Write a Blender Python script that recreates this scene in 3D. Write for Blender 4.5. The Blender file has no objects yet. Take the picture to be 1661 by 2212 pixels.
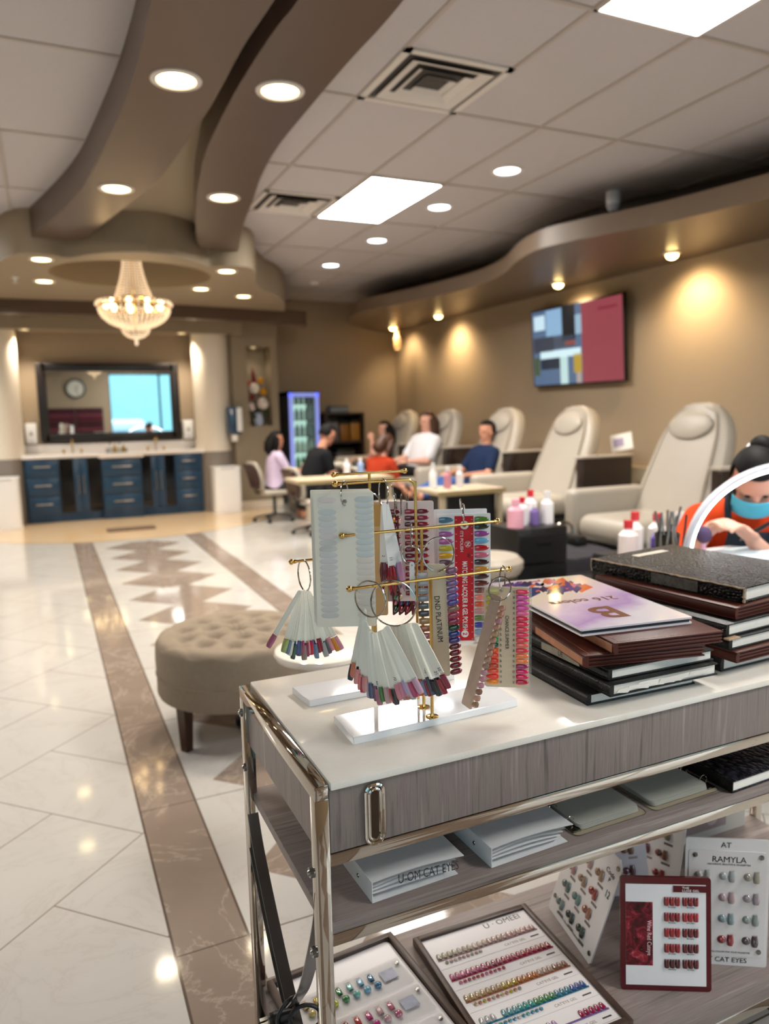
import bpy, bmesh, math, random
from math import radians as R, sin, cos, pi, sqrt, atan2
from mathutils import Vector as V, Matrix as M4, Euler
random.seed(7)
SC = bpy.context.scene
COL = SC.collection

# ---------------------------------------------------------------- camera, world, exposure
cd = bpy.data.cameras.new('camera'); cam = bpy.data.objects.new('camera', cd); COL.objects.link(cam); SC.camera = cam
_yaw, _pit, _rol = R(24.35), R(7.637), R(-1.176)
_f = V((sin(_yaw)*cos(_pit), cos(_yaw)*cos(_pit), -sin(_pit)))
_r = V((cos(_yaw), -sin(_yaw), 0)); _u = _r.cross(_f)
_r2 = cos(_rol)*_r + sin(_rol)*_u; _u2 = -sin(_rol)*_r + cos(_rol)*_u
cam.matrix_world = M4(((_r2.x, _u2.x, -_f.x, 0), (_r2.y, _u2.y, -_f.y, 0), (_r2.z, _u2.z, -_f.z, 1.35), (0, 0, 0, 1)))
cd.sensor_fit = 'VERTICAL'; cd.sensor_height = 36.0; cd.lens = 1604.6/2212*36.0
cd.clip_start = 0.05; cd.clip_end = 200
cd.dof.use_dof = True; cd.dof.focus_distance = 1.17; cd.dof.aperture_fstop = 3.3

w = bpy.data.worlds.new('sky'); SC.world = w; w.use_nodes = True
w.node_tree.nodes['Background'].inputs[0].default_value = (0.84, 0.94, 1.0, 1)
w.node_tree.nodes['Background'].inputs[1].default_value = 2.6
SC.view_settings.view_transform = 'Standard'; SC.view_settings.look = 'None'
SC.view_settings.exposure = 0.86; SC.view_settings.gamma = 1.0; SC.view_settings.use_curve_mapping = False
cy = SC.cycles
cy.max_bounces = 7; cy.diffuse_bounces = 3; cy.glossy_bounces = 4; cy.transmission_bounces = 6; cy.transparent_max_bounces = 8
cy.caustics_reflective = False; cy.caustics_refractive = False; cy.sample_clamp_indirect = 3.0; cy.use_denoising = True
TROFFER, CAN_E, CAN_W, BULB = 22.0, 7.0, 44.0, 9.0

# ---------------------------------------------------------------- materials
def lin(h):
    h = h.lstrip('#'); c = [int(h[i:i+2], 16)/255 for i in (0, 2, 4)]
    return tuple(x/12.92 if x <= .04045 else ((x+.055)/1.055)**2.4 for x in c) + (1,)
class NT:
    def __init__(s, mat): s.t = mat.node_tree; s.n = s.t.nodes; s.l = s.t.links
    def put(s, sock, v):
        if hasattr(v, 'is_linked'): s.l.new(v, sock)
        else: sock.default_value = v
    def m(s, op, a, b=0.0, c=0.0):
        n = s.n.new('ShaderNodeMath'); n.operation = op
        for i, v in enumerate((a, b, c)): s.put(n.inputs[i], v)
        return n.outputs[0]
    def mix(s, f, a, b):
        n = s.n.new('ShaderNodeMix'); n.data_type = 'RGBA'
        s.put(n.inputs[0], f); s.put(n.inputs[6], a); s.put(n.inputs[7], b); return n.outputs[2]
    def coord(s, k='Object'): return s.n.new('ShaderNodeTexCoord').outputs[k]
    def sep(s, v):
        n = s.n.new('ShaderNodeSeparateXYZ'); s.l.new(v, n.inputs[0]); return n.outputs
    def mapping(s, v, sc=(1, 1, 1), rot=(0, 0, 0)):
        n = s.n.new('ShaderNodeMapping'); s.l.new(v, n.inputs[0]); n.inputs['Scale'].default_value = sc; n.inputs['Rotation'].default_value = rot; return n.outputs[0]
    def noise(s, v, scale, detail=3, rough=.5, dist=0):
        n = s.n.new('ShaderNodeTexNoise'); s.l.new(v, n.inputs['Vector']); n.inputs['Scale'].default_value = scale
        n.inputs['Detail'].default_value = detail; n.inputs['Roughness'].default_value = rough; n.inputs['Distortion'].default_value = dist; return n.outputs[0]
    def voro(s, v, scale, feat='F1'):
        n = s.n.new('ShaderNodeTexVoronoi'); n.feature = feat; s.l.new(v, n.inputs['Vector']); n.inputs['Scale'].default_value = scale; return n.outputs[0]
    def ramp(s, f, stops):
        n = s.n.new('ShaderNodeValToRGB'); s.l.new(f, n.inputs[0]); e = n.color_ramp.elements
        while len(e) < len(stops): e.new(.5)
        for i, (p, c) in enumerate(stops): e[i].position = p; e[i].color = c
        return n.outputs[0]
    def bump(s, h, st=.2, d=.002):
        n = s.n.new('ShaderNodeBump'); s.l.new(h, n.inputs['Height']); n.inputs['Strength'].default_value = st; n.inputs['Distance'].default_value = d
        s.l.new(n.outputs[0], s.p.inputs['Normal'])
    @property
    def p(s): return s.n['Principled BSDF']
_MC = {}
def mat(name, c='#888888', rough=.5, metal=0., spec=.5, emit=0., ec=None, trans=0., alpha=1., coat=0., ior=1.45, sss=0., var=.06, vs=8., bump=0., bs=60.):
    if name in _MC: return _MC[name]
    m = bpy.data.materials.new(name); m.use_nodes = True; _MC[name] = m
    t = NT(m); p = t.p
    base = lin(c) if isinstance(c, str) else c
    p.inputs['Base Color'].default_value = base
    if var and not emit:
        n = t.noise(t.coord(), vs, 3)
        t.l.new(t.mix(n, tuple(x*(1-var) for x in base[:3])+(1,), tuple(min(1, x*(1+var)) for x in base[:3])+(1,)), p.inputs['Base Color'])
    p.inputs['Roughness'].default_value = rough; p.inputs['Metallic'].default_value = metal
    p.inputs['Specular IOR Level'].default_value = spec; p.inputs['IOR'].default_value = ior
    p.inputs['Transmission Weight'].default_value = trans; p.inputs['Alpha'].default_value = alpha; p.inputs['Coat Weight'].default_value = coat
    p.inputs['Coat Roughness'].default_value = .05
    if emit: p.inputs['Emission Color'].default_value = lin(ec or c) if isinstance(ec or c, str) else (ec or c); p.inputs['Emission Strength'].default_value = emit
    if bump: t.bump(t.noise(t.coord(), bs, 4), bump)
    return m
def lacquer(c): return mat('lacquer_'+c.lstrip('#'), c, .12, spec=.6, coat=.6, var=0)
def glitter(c):
    k = 'glitter_'+c.lstrip('#')
    if k in _MC: return _MC[k]
    m = mat(k, c, .22, coat=.7, var=0); t = NT(m)
    v = t.voro(t.coord(), 40); b = lin(c)
    t.l.new(t.ramp(v, [(0., tuple(min(1, x*2+.25) for x in b[:3])+(1,)), (.35, b), (1., tuple(x*.5 for x in b[:3])+(1,))]), t.p.inputs['Base Color'])
    return m
def gelly(c): return mat('gel_'+c.lstrip('#'), c, .06, spec=.7, coat=1., trans=.25, var=.25, vs=.6)

CHROME = mat('polished_chrome', '#b9b2a8', .04, 1., var=0)
GOLD = mat('polished_gold', '#d9b36a', .12, 1., var=0)
STEEL = mat('brushed_steel', '#8a8a88', .25, 1., var=.1, vs=40)
RINGM = mat('nickel_ring', '#b8b6b4', .1, 1., var=0)
BLACK = mat('black_plastic', '#141415', .35)
WALLP = mat('taupe_wall_paint', '#a3917a', .75, spec=.2, var=.03, vs=2, bump=.05, bs=90)
SOFF = mat('light_taupe_paint', '#988a75', .6, spec=.3, var=.03, vs=2)
BROWN = mat('dark_taupe_paint', '#5c4a3d', .32, spec=.4, var=.05, vs=3)
DARKB = mat('espresso_paint', '#463a33', .5, var=.05)
CREAM = mat('cream_paint', '#e6dccb', .5, var=.02)
WHITE = mat('white_plastic', '#eeeeee', .3, var=.01)
PAPER = mat('white_paper', '#ebe8e2', .7, var=.04, vs=30)
CARDW = mat('white_card', '#efeeee', .25, coat=.3, var=.01)
INK = mat('black_ink', '#17171a', .5, var=0)
LEATHER_W = mat('ivory_leather', '#aaa194', .42, var=.05, vs=4, bump=.08, bs=120)
ESPRESSO = mat('espresso_veneer', '#2a201c', .18, coat=.4, var=.2, vs=6)
RUBBER = mat('dark_grey_fabric', '#3a373c', .9, spec=.2, var=.12, vs=20)
SKIN = mat('skin', '#c88e72', .5, var=.05, vs=6)
SKIN2 = mat('fair_skin', '#dca58e', .5, var=.05, vs=6)
HAIR = mat('black_hair', '#0f0c0b', .65, spec=.25, var=.3, vs=30)
HAIRB = mat('brown_hair', '#4a2d1c', .45, var=.3, vs=30)

def floor_mat():
    m = mat('marble_floor', '#ffffff', .07, spec=.5, var=0); t = NT(m); c = t.coord(); x, y, z = t.sep(c); m_ = t.m
    def between(v, a, b): return m_('MULTIPLY', m_('GREATER_THAN', v, a), m_('LESS_THAN', v, b))
    n1 = t.noise(c, 1.3, 6, .6, .6); n2 = t.noise(t.mapping(c, (1, 1, 1), (0, 0, .6)), 2.1, 8, .65, 1.4)
    vein = m_('ABSOLUTE', m_('SUBTRACT', n2, .5))
    white = t.mix(n1, lin('#c0bdb9'), lin('#b4b1ac'))
    white = t.mix(t.ramp(vein, [(0, (.35, .35, .35, 1)), (.012, (.08, .08, .08, 1)), (.05, (0, 0, 0, 1))]), white, lin('#a8a099'))
    brown = t.mix(t.noise(c, 3.2, 6, .6, .8), lin('#7d6e62'), lin('#92847a'))
    brown = t.mix(t.ramp(vein, [(0, (.6, .6, .6, 1)), (.006, (.2, .2, .2, 1)), (.02, (0, 0, 0, 1))]), brown, lin('#b5a99d'))
    beige = t.mix(n1, lin('#c9ab84'), lin('#d8bf9c'))
    # herringbone of 2:1 tiles at 45 degrees
    s = 1/.5387
    U = m_('MULTIPLY', m_('SUBTRACT', m_('ADD', x, y), 2.064), s); W = m_('MULTIPLY', m_('SUBTRACT', m_('SUBTRACT', y, x), 2.209), s)
    i, j = m_('FLOOR', U), m_('FLOOR', W); fu, fv = m_('SUBTRACT', U, i), m_('SUBTRACT', W, j)
    k = m_('FLOORED_MODULO', m_('ADD', m_('ADD', i, j), 1.01), 4.0)
    k0, k1, k2, k3 = (between(k, q-.5, q+.5) for q in range(4))
    g = .0055
    def line(cond, skip): return m_('MULTIPLY', cond, m_('SUBTRACT', 1.0, skip))
    grout = m_('MAXIMUM', m_('MAXIMUM', line(m_('LESS_THAN', fu, g), k1), line(m_('GREATER_THAN', fu, 1-g), k0)),
               m_('MAXIMUM', line(m_('LESS_THAN', fv, g), k3), line(m_('GREATER_THAN', fv, 1-g), k2)))
    tone = t.noise(t.n.new('ShaderNodeCombineXYZ').outputs[0], 1)
    b1, b2 = between(x, .204, .391), between(x, 1.39, 1.577)
    mid = between(x, .391, 1.39)
    band = m_('MAXIMUM', b1, b2)
    jy = m_('FRACT', m_('DIVIDE', m_('SUBTRACT', y, 1.779), .765))
    bj = m_('MULTIPLY', m_('LESS_THAN', jy, .006), m_('MAXIMUM', band, mid))
    edge = 0.0
    for e in (.204, .391, 1.39, 1.577): edge = m_('MAXIMUM', edge, m_('LESS_THAN', m_('ABSOLUTE', m_('SUBTRACT', x, e)), .0035))
    ph = m_('FRACT', m_('DIVIDE', m_('SUBTRACT', y, 4.495), .6095))
    tri = m_('MULTIPLY', m_('ABSOLUTE', m_('SUBTRACT', ph, .5)), 2.0)
    hw = m_('ADD', m_('MULTIPLY', tri, .295), .098)
    dark = m_('MULTIPLY', m_('LESS_THAN', m_('ABSOLUTE', m_('SUBTRACT', x, .87)), hw), m_('LESS_THAN', y, 8.45))
    col = t.mix(m_('MULTIPLY', grout, m_('SUBTRACT', 1.0, m_('MAXIMUM', band, mid))), white, lin('#7d746c'))
    col = t.mix(m_('MAXIMUM', band, dark), col, brown)
    col = t.mix(m_('MAXIMUM', m_('MULTIPLY', bj, m_('SUBTRACT', 1.0, dark)), edge), col, lin('#5b5048'))
    dx, dy = m_('SUBTRACT', x, .89), m_('SUBTRACT', y, 10.7)
    rr = m_('SQRT', m_('ADD', m_('MULTIPLY', dx, dx), m_('MULTIPLY', dy, dy)))
    far = m_('LESS_THAN', rr, 2.1)
    col = t.mix(far, col, beige)
    col = t.mix(between(rr, 2.06, 2.1), col, lin('#a08a72'))
    t.l.new(col, t.p.inputs['Base Color'])
    return m
def wood_mat(name, axis, c1='#8a7f7a', c2='#5e5350', c3='#a0968f'):
    m = mat(name, '#887f7a', .42, spec=.35, var=0); t = NT(m); c = t.coord()
    sc = {'x': (1.5, 45, 45), 'y': (45, 1.5, 45), 'z': (45, 45, 1.5)}[axis]
    sc2 = {'x': (1, 12, 12), 'y': (12, 1, 12), 'z': (12, 12, 1)}[axis]
    a = t.noise(t.mapping(c, sc), 3, 5, .6, .3); b = t.noise(t.mapping(c, sc2), 2, 3, .5, 1.5)
    f = t.m('ADD', t.m('MULTIPLY', a, .6), t.m('MULTIPLY', b, .4))
    t.l.new(t.ramp(f, [(.32, lin(c2)), (.48, lin(c1)), (.54, lin('#827473')), (.68, lin(c3))]), t.p.inputs['Base Color'])
    return m
WOODZ = wood_mat('taupe_wood_upright', 'z'); WOODX = wood_mat('taupe_wood_long', 'x'); WOODY = wood_mat('taupe_wood_deep', 'y')
def marble_top():
    m = mat('cream_marble', '#efe6d8', .09, spec=.5, var=0); t = NT(m); c = t.coord()
    a = t.noise(c, 6, 6, .6, 1.0); sp = t.noise(c, 220, 2)
    col = t.mix(t.ramp(a, [(.3, (0, 0, 0, 1)), (.7, (1, 1, 1, 1))]), lin('#f4f0ea'), lin('#eae2d6'))
    col = t.mix(t.ramp(sp, [(.66, (0, 0, 0, 1)), (.72, (.6, .6, .6, 1))]), col, lin('#fbf8f2'))
    t.l.new(col, t.p.inputs['Base Color']); return m
MARBLE = marble_top()
def croc_mat(name, c, scale=150, st=.9, rough=.25):
    m = mat(name, c, rough, spec=.3, var=0); t = NT(m); v = t.voro(t.mapping(t.coord(), (1, .7, 1)), scale)
    b_ = lin(c); t.l.new(t.ramp(v, [(0., tuple(min(1, x*2.2+.01) for x in b_[:3])+(1,)), (.6, b_), (.9, tuple(x*.4 for x in b_[:3])+(1,))]), t.p.inputs['Base Color'])  # glints on the scale centres and dark creases put into the colour
    t.bump(t.m('SUBTRACT', 1.0, v), st, .004 if scale < 200 else .0015); return m
CROC = croc_mat('black_croc_leather', '#0b0b0b', 190, 1., .3); CROCF = croc_mat('navy_black_croc_leather', '#15151c', 110)
LBLACK = croc_mat('black_grained_leather', '#131313', 420, .35, .3)
LBROWN = mat('chestnut_leather', '#4f2219', .42, spec=.35, var=.22, vs=10, bump=.15, bs=300)
POLY = mat('frosted_polypropylene', '#eceff2', .35, alpha=.78, var=0)
CLEAR = mat('clear_acrylic', '#fafafa', .05, trans=.6, alpha=.2, ior=1.2, var=0)
STICK = mat('translucent_tip_stick', '#fffbf0', .28, spec=.5, var=.03)
BOARDB = mat('beige_plastic_board', '#d8c6ab', .35, coat=.2, var=.05, vs=20)

# ---------------------------------------------------------------- mesh builder
class MB:
    def __init__(s): s.b = bmesh.new()
    def _add(s, o, mtx=None):
        if mtx is not None: bmesh.ops.transform(o, matrix=mtx, verts=o.verts)
        me = bpy.data.meshes.new('tmp'); o.to_mesh(me); o.free(); s.b.from_mesh(me); bpy.data.meshes.remove(me); return s
    def box(s, x0, x1, y0, y1, z0, z1, bev=0., seg=2, mtx=None):
        o = bmesh.new(); bmesh.ops.create_cube(o, size=1)
        bmesh.ops.transform(o, matrix=M4.Translation(((x0+x1)/2, (y0+y1)/2, (z0+z1)/2)) @ M4.Diagonal((x1-x0, y1-y0, z1-z0, 1)), verts=o.verts)
        if bev: bmesh.ops.bevel(o, geom=o.edges[:], offset=bev, segments=seg, affect='EDGES', profile=.5)
        return s._add(o, mtx)
    def cyl(s, p0, p1, r0, r1=None, n=20, caps=True):
        p0, p1 = V(p0), V(p1); d = p1-p0; o = bmesh.new()
        bmesh.ops.create_cone(o, cap_ends=caps, segments=n, radius1=r0, radius2=r0 if r1 is None else r1, depth=d.length)
        q = V((0, 0, 1)).rotation_difference(d.normalized()).to_matrix().to_4x4()
        return s._add(o, M4.Translation((p0+p1)/2) @ q)
    def sph(s, c, r, sc=(1, 1, 1), u=20, v=12, mtx=None):
        o = bmesh.new(); bmesh.ops.create_uvsphere(o, u_segments=u, v_segments=v, radius=r)
        mm = M4.Translation(c) @ (mtx or M4.Identity(4)) @ M4.Diagonal(tuple(sc)+(1,))
        return s._add(o, mm)
    def lathe(s, prof, c=(0, 0, 0), n=32, a0=0, a1=2*pi):
        o = bmesh.new(); full = abs(a1-a0-2*pi) < 1e-6; k = n if full else n+1; rows = []
        for r, z in prof: rows.append([o.verts.new((c[0]+r*cos(a0+(a1-a0)*i/n), c[1]+r*sin(a0+(a1-a0)*i/n), c[2]+z)) for i in range(k)])
        for a, b in zip(rows, rows[1:]):
            for i in range(n):
                try: o.faces.new((a[i], a[(i+1) % k], b[(i+1) % k], b[i]))
                except ValueError: pass
        bmesh.ops.remove_doubles(o, verts=o.verts, dist=1e-5)
        return s._add(o)
    def prism(s, pts, z0, z1, mtx=None, top=True, bottom=True, holes=None):
        o = bmesh.new(); loops = [pts] + (holes or [])
        if holes:
            es = []; allv = []
            for lp in loops:
                vs = [o.verts.new((x, y, z0)) for x, y in lp]; allv.append(vs)
                es += [o.edges.new((vs[i], vs[(i+1) % len(vs)])) for i in range(len(vs))]
            bmesh.ops.triangle_fill(o, use_beauty=True, use_dissolve=False, edges=es)
            up = bmesh.ops.duplicate(o, geom=o.verts[:]+o.edges[:]+o.faces[:]); mp = up['vert_map']
            for v in up['geom']:
                if isinstance(v, bmesh.types.BMVert): v.co.z = z1
            for vs in allv:
                n = len(vs)
                for i in range(n): o.faces.new((vs[i], vs[(i+1) % n], mp[vs[(i+1) % n]], mp[vs[i]]))
        else:
            a = [o.verts.new((x, y, z0)) for x, y in pts]; b = [o.verts.new((x, y, z1)) for x, y in pts]; n = len(pts)
            if bottom: o.faces.new(a[::-1])
            if top: o.faces.new(b)
            for i in range(n): o.faces.new((a[i], a[(i+1) % n], b[(i+1) % n], b[i]))
        bmesh.ops.recalc_face_normals(o, faces=o.faces)
        return s._add(o, mtx)
    def rrect(s, cx, cy_, w_, h_, r, z0, z1, mtx=None, n=5, hole=None):
        holes = [ [(cx+hole[0]+hole[2]*cos(a*pi/8), cy_+hole[1]+hole[2]*sin(a*pi/8)) for a in range(16)] ] if hole else None
        return s.prism(rr(cx, cy_, w_, h_, r, n), z0, z1, mtx, holes=holes)
    def quad(s, *p):
        o = bmesh.new(); o.faces.new([o.verts.new(q) for q in p]); return s._add(o)
    def tube(s, pts, r, n=10, closed=False, rad=None):
        pts = [V(p) for p in pts]; o = bmesh.new(); N = len(pts); rows = []; prev = None
        for i, p in enumerate(pts):
            if closed: d = pts[(i+1) % N]-pts[i-1]
            else: d = pts[min(i+1, N-1)]-pts[max(i-1, 0)]
            d.normalize()
            if prev is None: a = d.orthogonal().normalized()
            else: a = (prev-d*prev.dot(d)).normalized()
            prev = a; b = d.cross(a); q = rad[i] if rad else r
            rows.append([o.verts.new(p+q*(cos(t*2*pi/n)*a+sin(t*2*pi/n)*b)) for t in range(n)])
        rng = range(N) if closed else range(N-1)
        for i in rng:
            A, B = rows[i], rows[(i+1) % N]
            if closed and i == N-1:
                k = min(range(n), key=lambda q: (B[q].co-A[0].co).length); B = B[k:]+B[:k]
            for t in range(n): o.faces.new((A[t], A[(t+1) % n], B[(t+1) % n], B[t]))
        if not closed: o.faces.new(rows[0][::-1]); o.faces.new(rows[-1])
        return s._add(o)
    def ring(s, c, nrm, Rr, r, n=28, a0=0, a1=2*pi):
        nrm = V(nrm).normalized(); a = nrm.orthogonal().normalized()
        if abs(nrm.z) < .99: a = nrm.cross(V((0, 0, 1))).normalized()
        b = a.cross(nrm)*-1
        full = a1-a0 > 2*pi-.01
        pts = [V(c)+Rr*(cos(a0+(a1-a0)*i/n)*a+sin(a0+(a1-a0)*i/n)*b) for i in range(n if full else n+1)]
        return s.tube(pts, r, 8, full)
    def grid(s, fn, nu, nv):
        o = bmesh.new(); g = [[o.verts.new(fn(i/nu, j/nv)) for j in range(nv+1)] for i in range(nu+1)]
        for i in range(nu):
            for j in range(nv): o.faces.new((g[i][j], g[i+1][j], g[i+1][j+1], g[i][j+1]))
        return s._add(o)
    def mesh(s, name, smooth=35, recalc=True):
        if recalc: bmesh.ops.recalc_face_normals(s.b, faces=s.b.faces)
        me = bpy.data.meshes.new(name); s.b.to_mesh(me); s.b.free()
        if smooth:
            me.polygons.foreach_set('use_smooth', [True]*len(me.polygons))
            try: me.set_sharp_from_angle(angle=R(smooth))
            except Exception: pass
        me.update(); return me
def rr(cx, cy_, w_, h_, r, n=5):
    pts = []
    for sx, sy, a in ((1, 1, 0), (-1, 1, 90), (-1, -1, 180), (1, -1, 270)):
        for i in range(n+1):
            t = R(a+90*i/n); pts.append((cx+sx*(w_/2-r)+r*cos(t), cy_+sy*(h_/2-r)+r*sin(t)))
    return pts
def crv(pts, n=8, closed=False):
    P = [V(p) for p in pts]; out = []; N = len(P); rng = N if closed else N-1
    for i in range(rng):
        p0, p1, p2, p3 = (P[(i+k) % N] if closed else P[max(0, min(N-1, i+k))] for k in (-1, 0, 1, 2))
        for j in range(n):
            t = j/n; out.append(.5*((2*p1)+(p2-p0)*t+(2*p0-5*p1+4*p2-p3)*t*t+(3*p1-p0-3*p2+p3)*t**3))
    if not closed: out.append(P[-1])
    return out
def link(name, me, m, parent=None, mtx=None):
    o = bpy.data.objects.new(name, me); COL.objects.link(o)
    if m is not None:
        if me.materials: pass
        else: me.materials.append(m)
    if parent is not None: o.parent = parent
    if mtx is not None: o.matrix_local = mtx
    return o
def part(name, mb, m, parent=None, mtx=None, smooth=35, label=None):
    o = link(name, mb.mesh(name, smooth), m, parent, mtx)
    if label: o['label'] = label
    return o
def shared(name, me, m, parent, mtx):
    o = bpy.data.objects.new(name, me); COL.objects.link(o); o.parent = parent; o.matrix_local = mtx
    if not me.materials: me.materials.append(m)
    o.material_slots[0].link = 'OBJECT'; o.material_slots[0].material = m
    return o
def tag(o, label, cat, group=None, kind=None):
    o['label'] = label; o['category'] = cat
    if group: o['group'] = group
    if kind: o['kind'] = kind
    return o
def thing(name, label, cat, mtx=None, group=None):
    o = bpy.data.objects.new(name, None); COL.objects.link(o); o.empty_display_size = .02
    if mtx is not None: o.matrix_world = mtx if isinstance(mtx, M4) else M4.Translation(mtx)
    return tag(o, label, cat, group)
def struct(name, mb, m, smooth=35, parent=None):
    o = link(name, mb.mesh(name, smooth), m, parent)
    if parent is None: o['kind'] = 'structure'
    return o
def copy_tree(o, parent=None):
    c = o.copy(); COL.objects.link(c)
    if parent is not None: c.parent = parent; c.matrix_parent_inverse = o.matrix_parent_inverse.copy()
    for ch in list(o.children): copy_tree(ch, c)
    return c
def frame(o, x, y):
    x = V(x).normalized(); y = V(y); z = x.cross(y).normalized(); y = z.cross(x)
    return M4(((x.x, y.x, z.x, o[0]), (x.y, y.y, z.y, o[1]), (x.z, y.z, z.z, o[2]), (0, 0, 0, 1)))
def TR(x, y, z=0, rz=0, s=None):
    m = M4.Translation((x, y, z)) @ M4.Rotation(rz, 4, 'Z')
    return m @ M4.Diagonal((s[0], s[1], s[2], 1)) if s else m
def text(s, size, parent, m, mtx, align='CENTER', ext=.00012, name='lettering', sx=1., shear=0., fit=0., bold=0.):
    cu = bpy.data.curves.new('txt', 'FONT'); cu.body = s; cu.size = size; cu.align_x = align; cu.align_y = 'CENTER'; cu.extrude = ext; cu.shear = shear
    cu.resolution_u = 3; cu.offset = bold
    o = bpy.data.objects.new('txt', cu); COL.objects.link(o); bpy.context.view_layer.update()
    me = bpy.data.meshes.new_from_object(o.evaluated_get(bpy.context.evaluated_depsgraph_get())); bpy.data.objects.remove(o); bpy.data.curves.remove(cu)
    if fit:
        xs = [v.co.x for v in me.vertices]; sx = fit/(max(xs)-min(xs))
    if sx != 1.: me.transform(M4.Diagonal((sx, 1, 1, 1)))
    me.materials.clear(); return link(name, me, m, parent, mtx)
def nail_mesh(kind):
    b = MB(); nu, nv = 10, 6
    def wd(u):
        if kind == 'oval': return (max(0, 1-abs(2*u-1)**3.2))**.5
        if kind == 'almond': return (max(0, 1-abs(max(0, (u-.25)/.75))**2.2))**.5*min(1, .8+u) if u > .0 else .75
        if kind == 'stiletto': return (.72+.28*min(1, u/.3)) if u < .3 else max(0., 1-((u-.3)/.7)**1.7)
        if kind == 'square': return .9+.1*sin(u*pi) if u < .96 else .8
        if kind == 'coffin': return (.8+.2*min(1, u/.3)) if u < .45 else 1-.3*((u-.45)/.55)
    def fn(u, v):
        w_ = wd(u)*.5; a = (v-.5)*pi*.98
        return (w_*sin(a), u, (cos(a)**.8 if cos(a) > 0 else 0)*max(.08, wd(u))*(1 if u < .9 else .8))
    b.grid(fn, nu, nv)
    def f2(u, v): w_ = wd(u)*.5; return (w_*sin((v-.5)*pi*.98), u, -.15)
    b.grid(f2, nu, nv)
    return b.mesh('nail_'+kind, 60)
NM = {k: nail_mesh(k) for k in ('oval', 'almond', 'stiletto', 'square', 'coffin')}
_g = MB(); _g.sph((0, 0, 0), .5, (1, 1, 1), 14, 8); GEM = _g.mesh('gem', 80)
def nail(parent, kind, x, y, w_, l, h_, rot, m, z=.0006, name='nail_tip'):
    return shared(name, NM[kind], m, parent, TR(x, y, z, rot, (w_, l, h_)))
def gem(parent, x, y, d, m, z=0., name='gem_dot'):
    return shared(name, GEM, m, parent, TR(x, y, z, 0, (d, d, d*.7)))

# ---------------------------------------------------------------- room shell
ZC = 3.08
FLOOR = floor_mat()
b = MB(); b.box(-3.7, 5.5, -2.5, 11.5, -.1, 0); struct('floor', b, FLOOR)
b = MB(); b.box(-30, 30, -40, -2.55, -.25, -.12); struct('ground', b, mat('asphalt', '#6f8288', .9))
b = MB(); b.box(-25, 25, -24, -20, -.12, 6.5); struct('wall_tint_backdrop', b, mat('daylight_tinted_stucco', '#7fb4bd', .9, var=.08, vs=1))  # added facade, its teal stands in for cyan daylight in the mirrored window
CEILM = mat('acoustic_ceiling_tile', '#c4bfc0', .9, spec=.1, var=.05, vs=60, bump=.25, bs=160)
b = MB(); b.box(-3.7, 5.5, -2.5, 11.5, ZC, ZC+.1); struct('ceiling', b, CEILM)
b = MB()
k = -9
for k in range(-9, 6):
    x = 2.32+.61*k
    if -3.6 < x < 5.3: b.box(x-.012, x+.012, -2.3, 11.2, ZC-.006, ZC+.01)
for k in range(-7, 6):
    y = 5.24+1.22*k
    if y < 11.2: b.box(-3.6, 5.32, y-.012, y+.012, ZC-.0062, ZC+.01)
struct('trim_1', b, mat('ceiling_grid', '#b3aaa2', .5))
b = MB(); b.box(5.32, 5.45, -2.5, 11.4, 0, ZC); struct('wall_right', b, WALLP)
b = MB(); b.box(-3.75, -3.6, -2.5, 11.4, 0, ZC); struct('wall_left', b, WALLP)
b = MB(); b.box(-3.7, 5.4, 11.2, 11.35, 0, ZC); struct('wall_back', b, WALLP)
# front wall behind the camera, with two shop windows (seen in the vanity mirror)
b = MB(); YF = -2.3
wins = [(-3.2, -.35), (1.9, 4.9)]
for x0, x1 in ((-3.7, -3.2), (-.35, 1.9), (4.9, 5.4)): b.box(x0, x1, YF-.15, YF, 0, ZC)
for x0, x1 in wins: b.box(x0, x1, YF-.15, YF, 0, .35); b.box(x0, x1, YF-.15, YF, 2.72, ZC)
struct('wall_front', b, WALLP)
for n, (x0, x1) in enumerate(wins, 1):
    b = MB()
    for x in (x0, (x0+x1)/2, x1): b.box(x-.03, x+.03, YF-.11, YF-.03, .35, 2.72)
    for z in (.38, 2.69): b.box(x0, x1, YF-.11, YF-.03, z-.03, z+.03)
    wo = struct('window_%d' % n, b, mat('bronze_aluminium', '#3a3430', .4, .6))
    g = MB(); g.box(x0, x1, YF-.075, YF-.065, .38, 2.69); part('pane', g, mat('window_glass', '#ffffff', 0., trans=1., alpha=.12, ior=1.0, var=0), wo)
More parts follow.
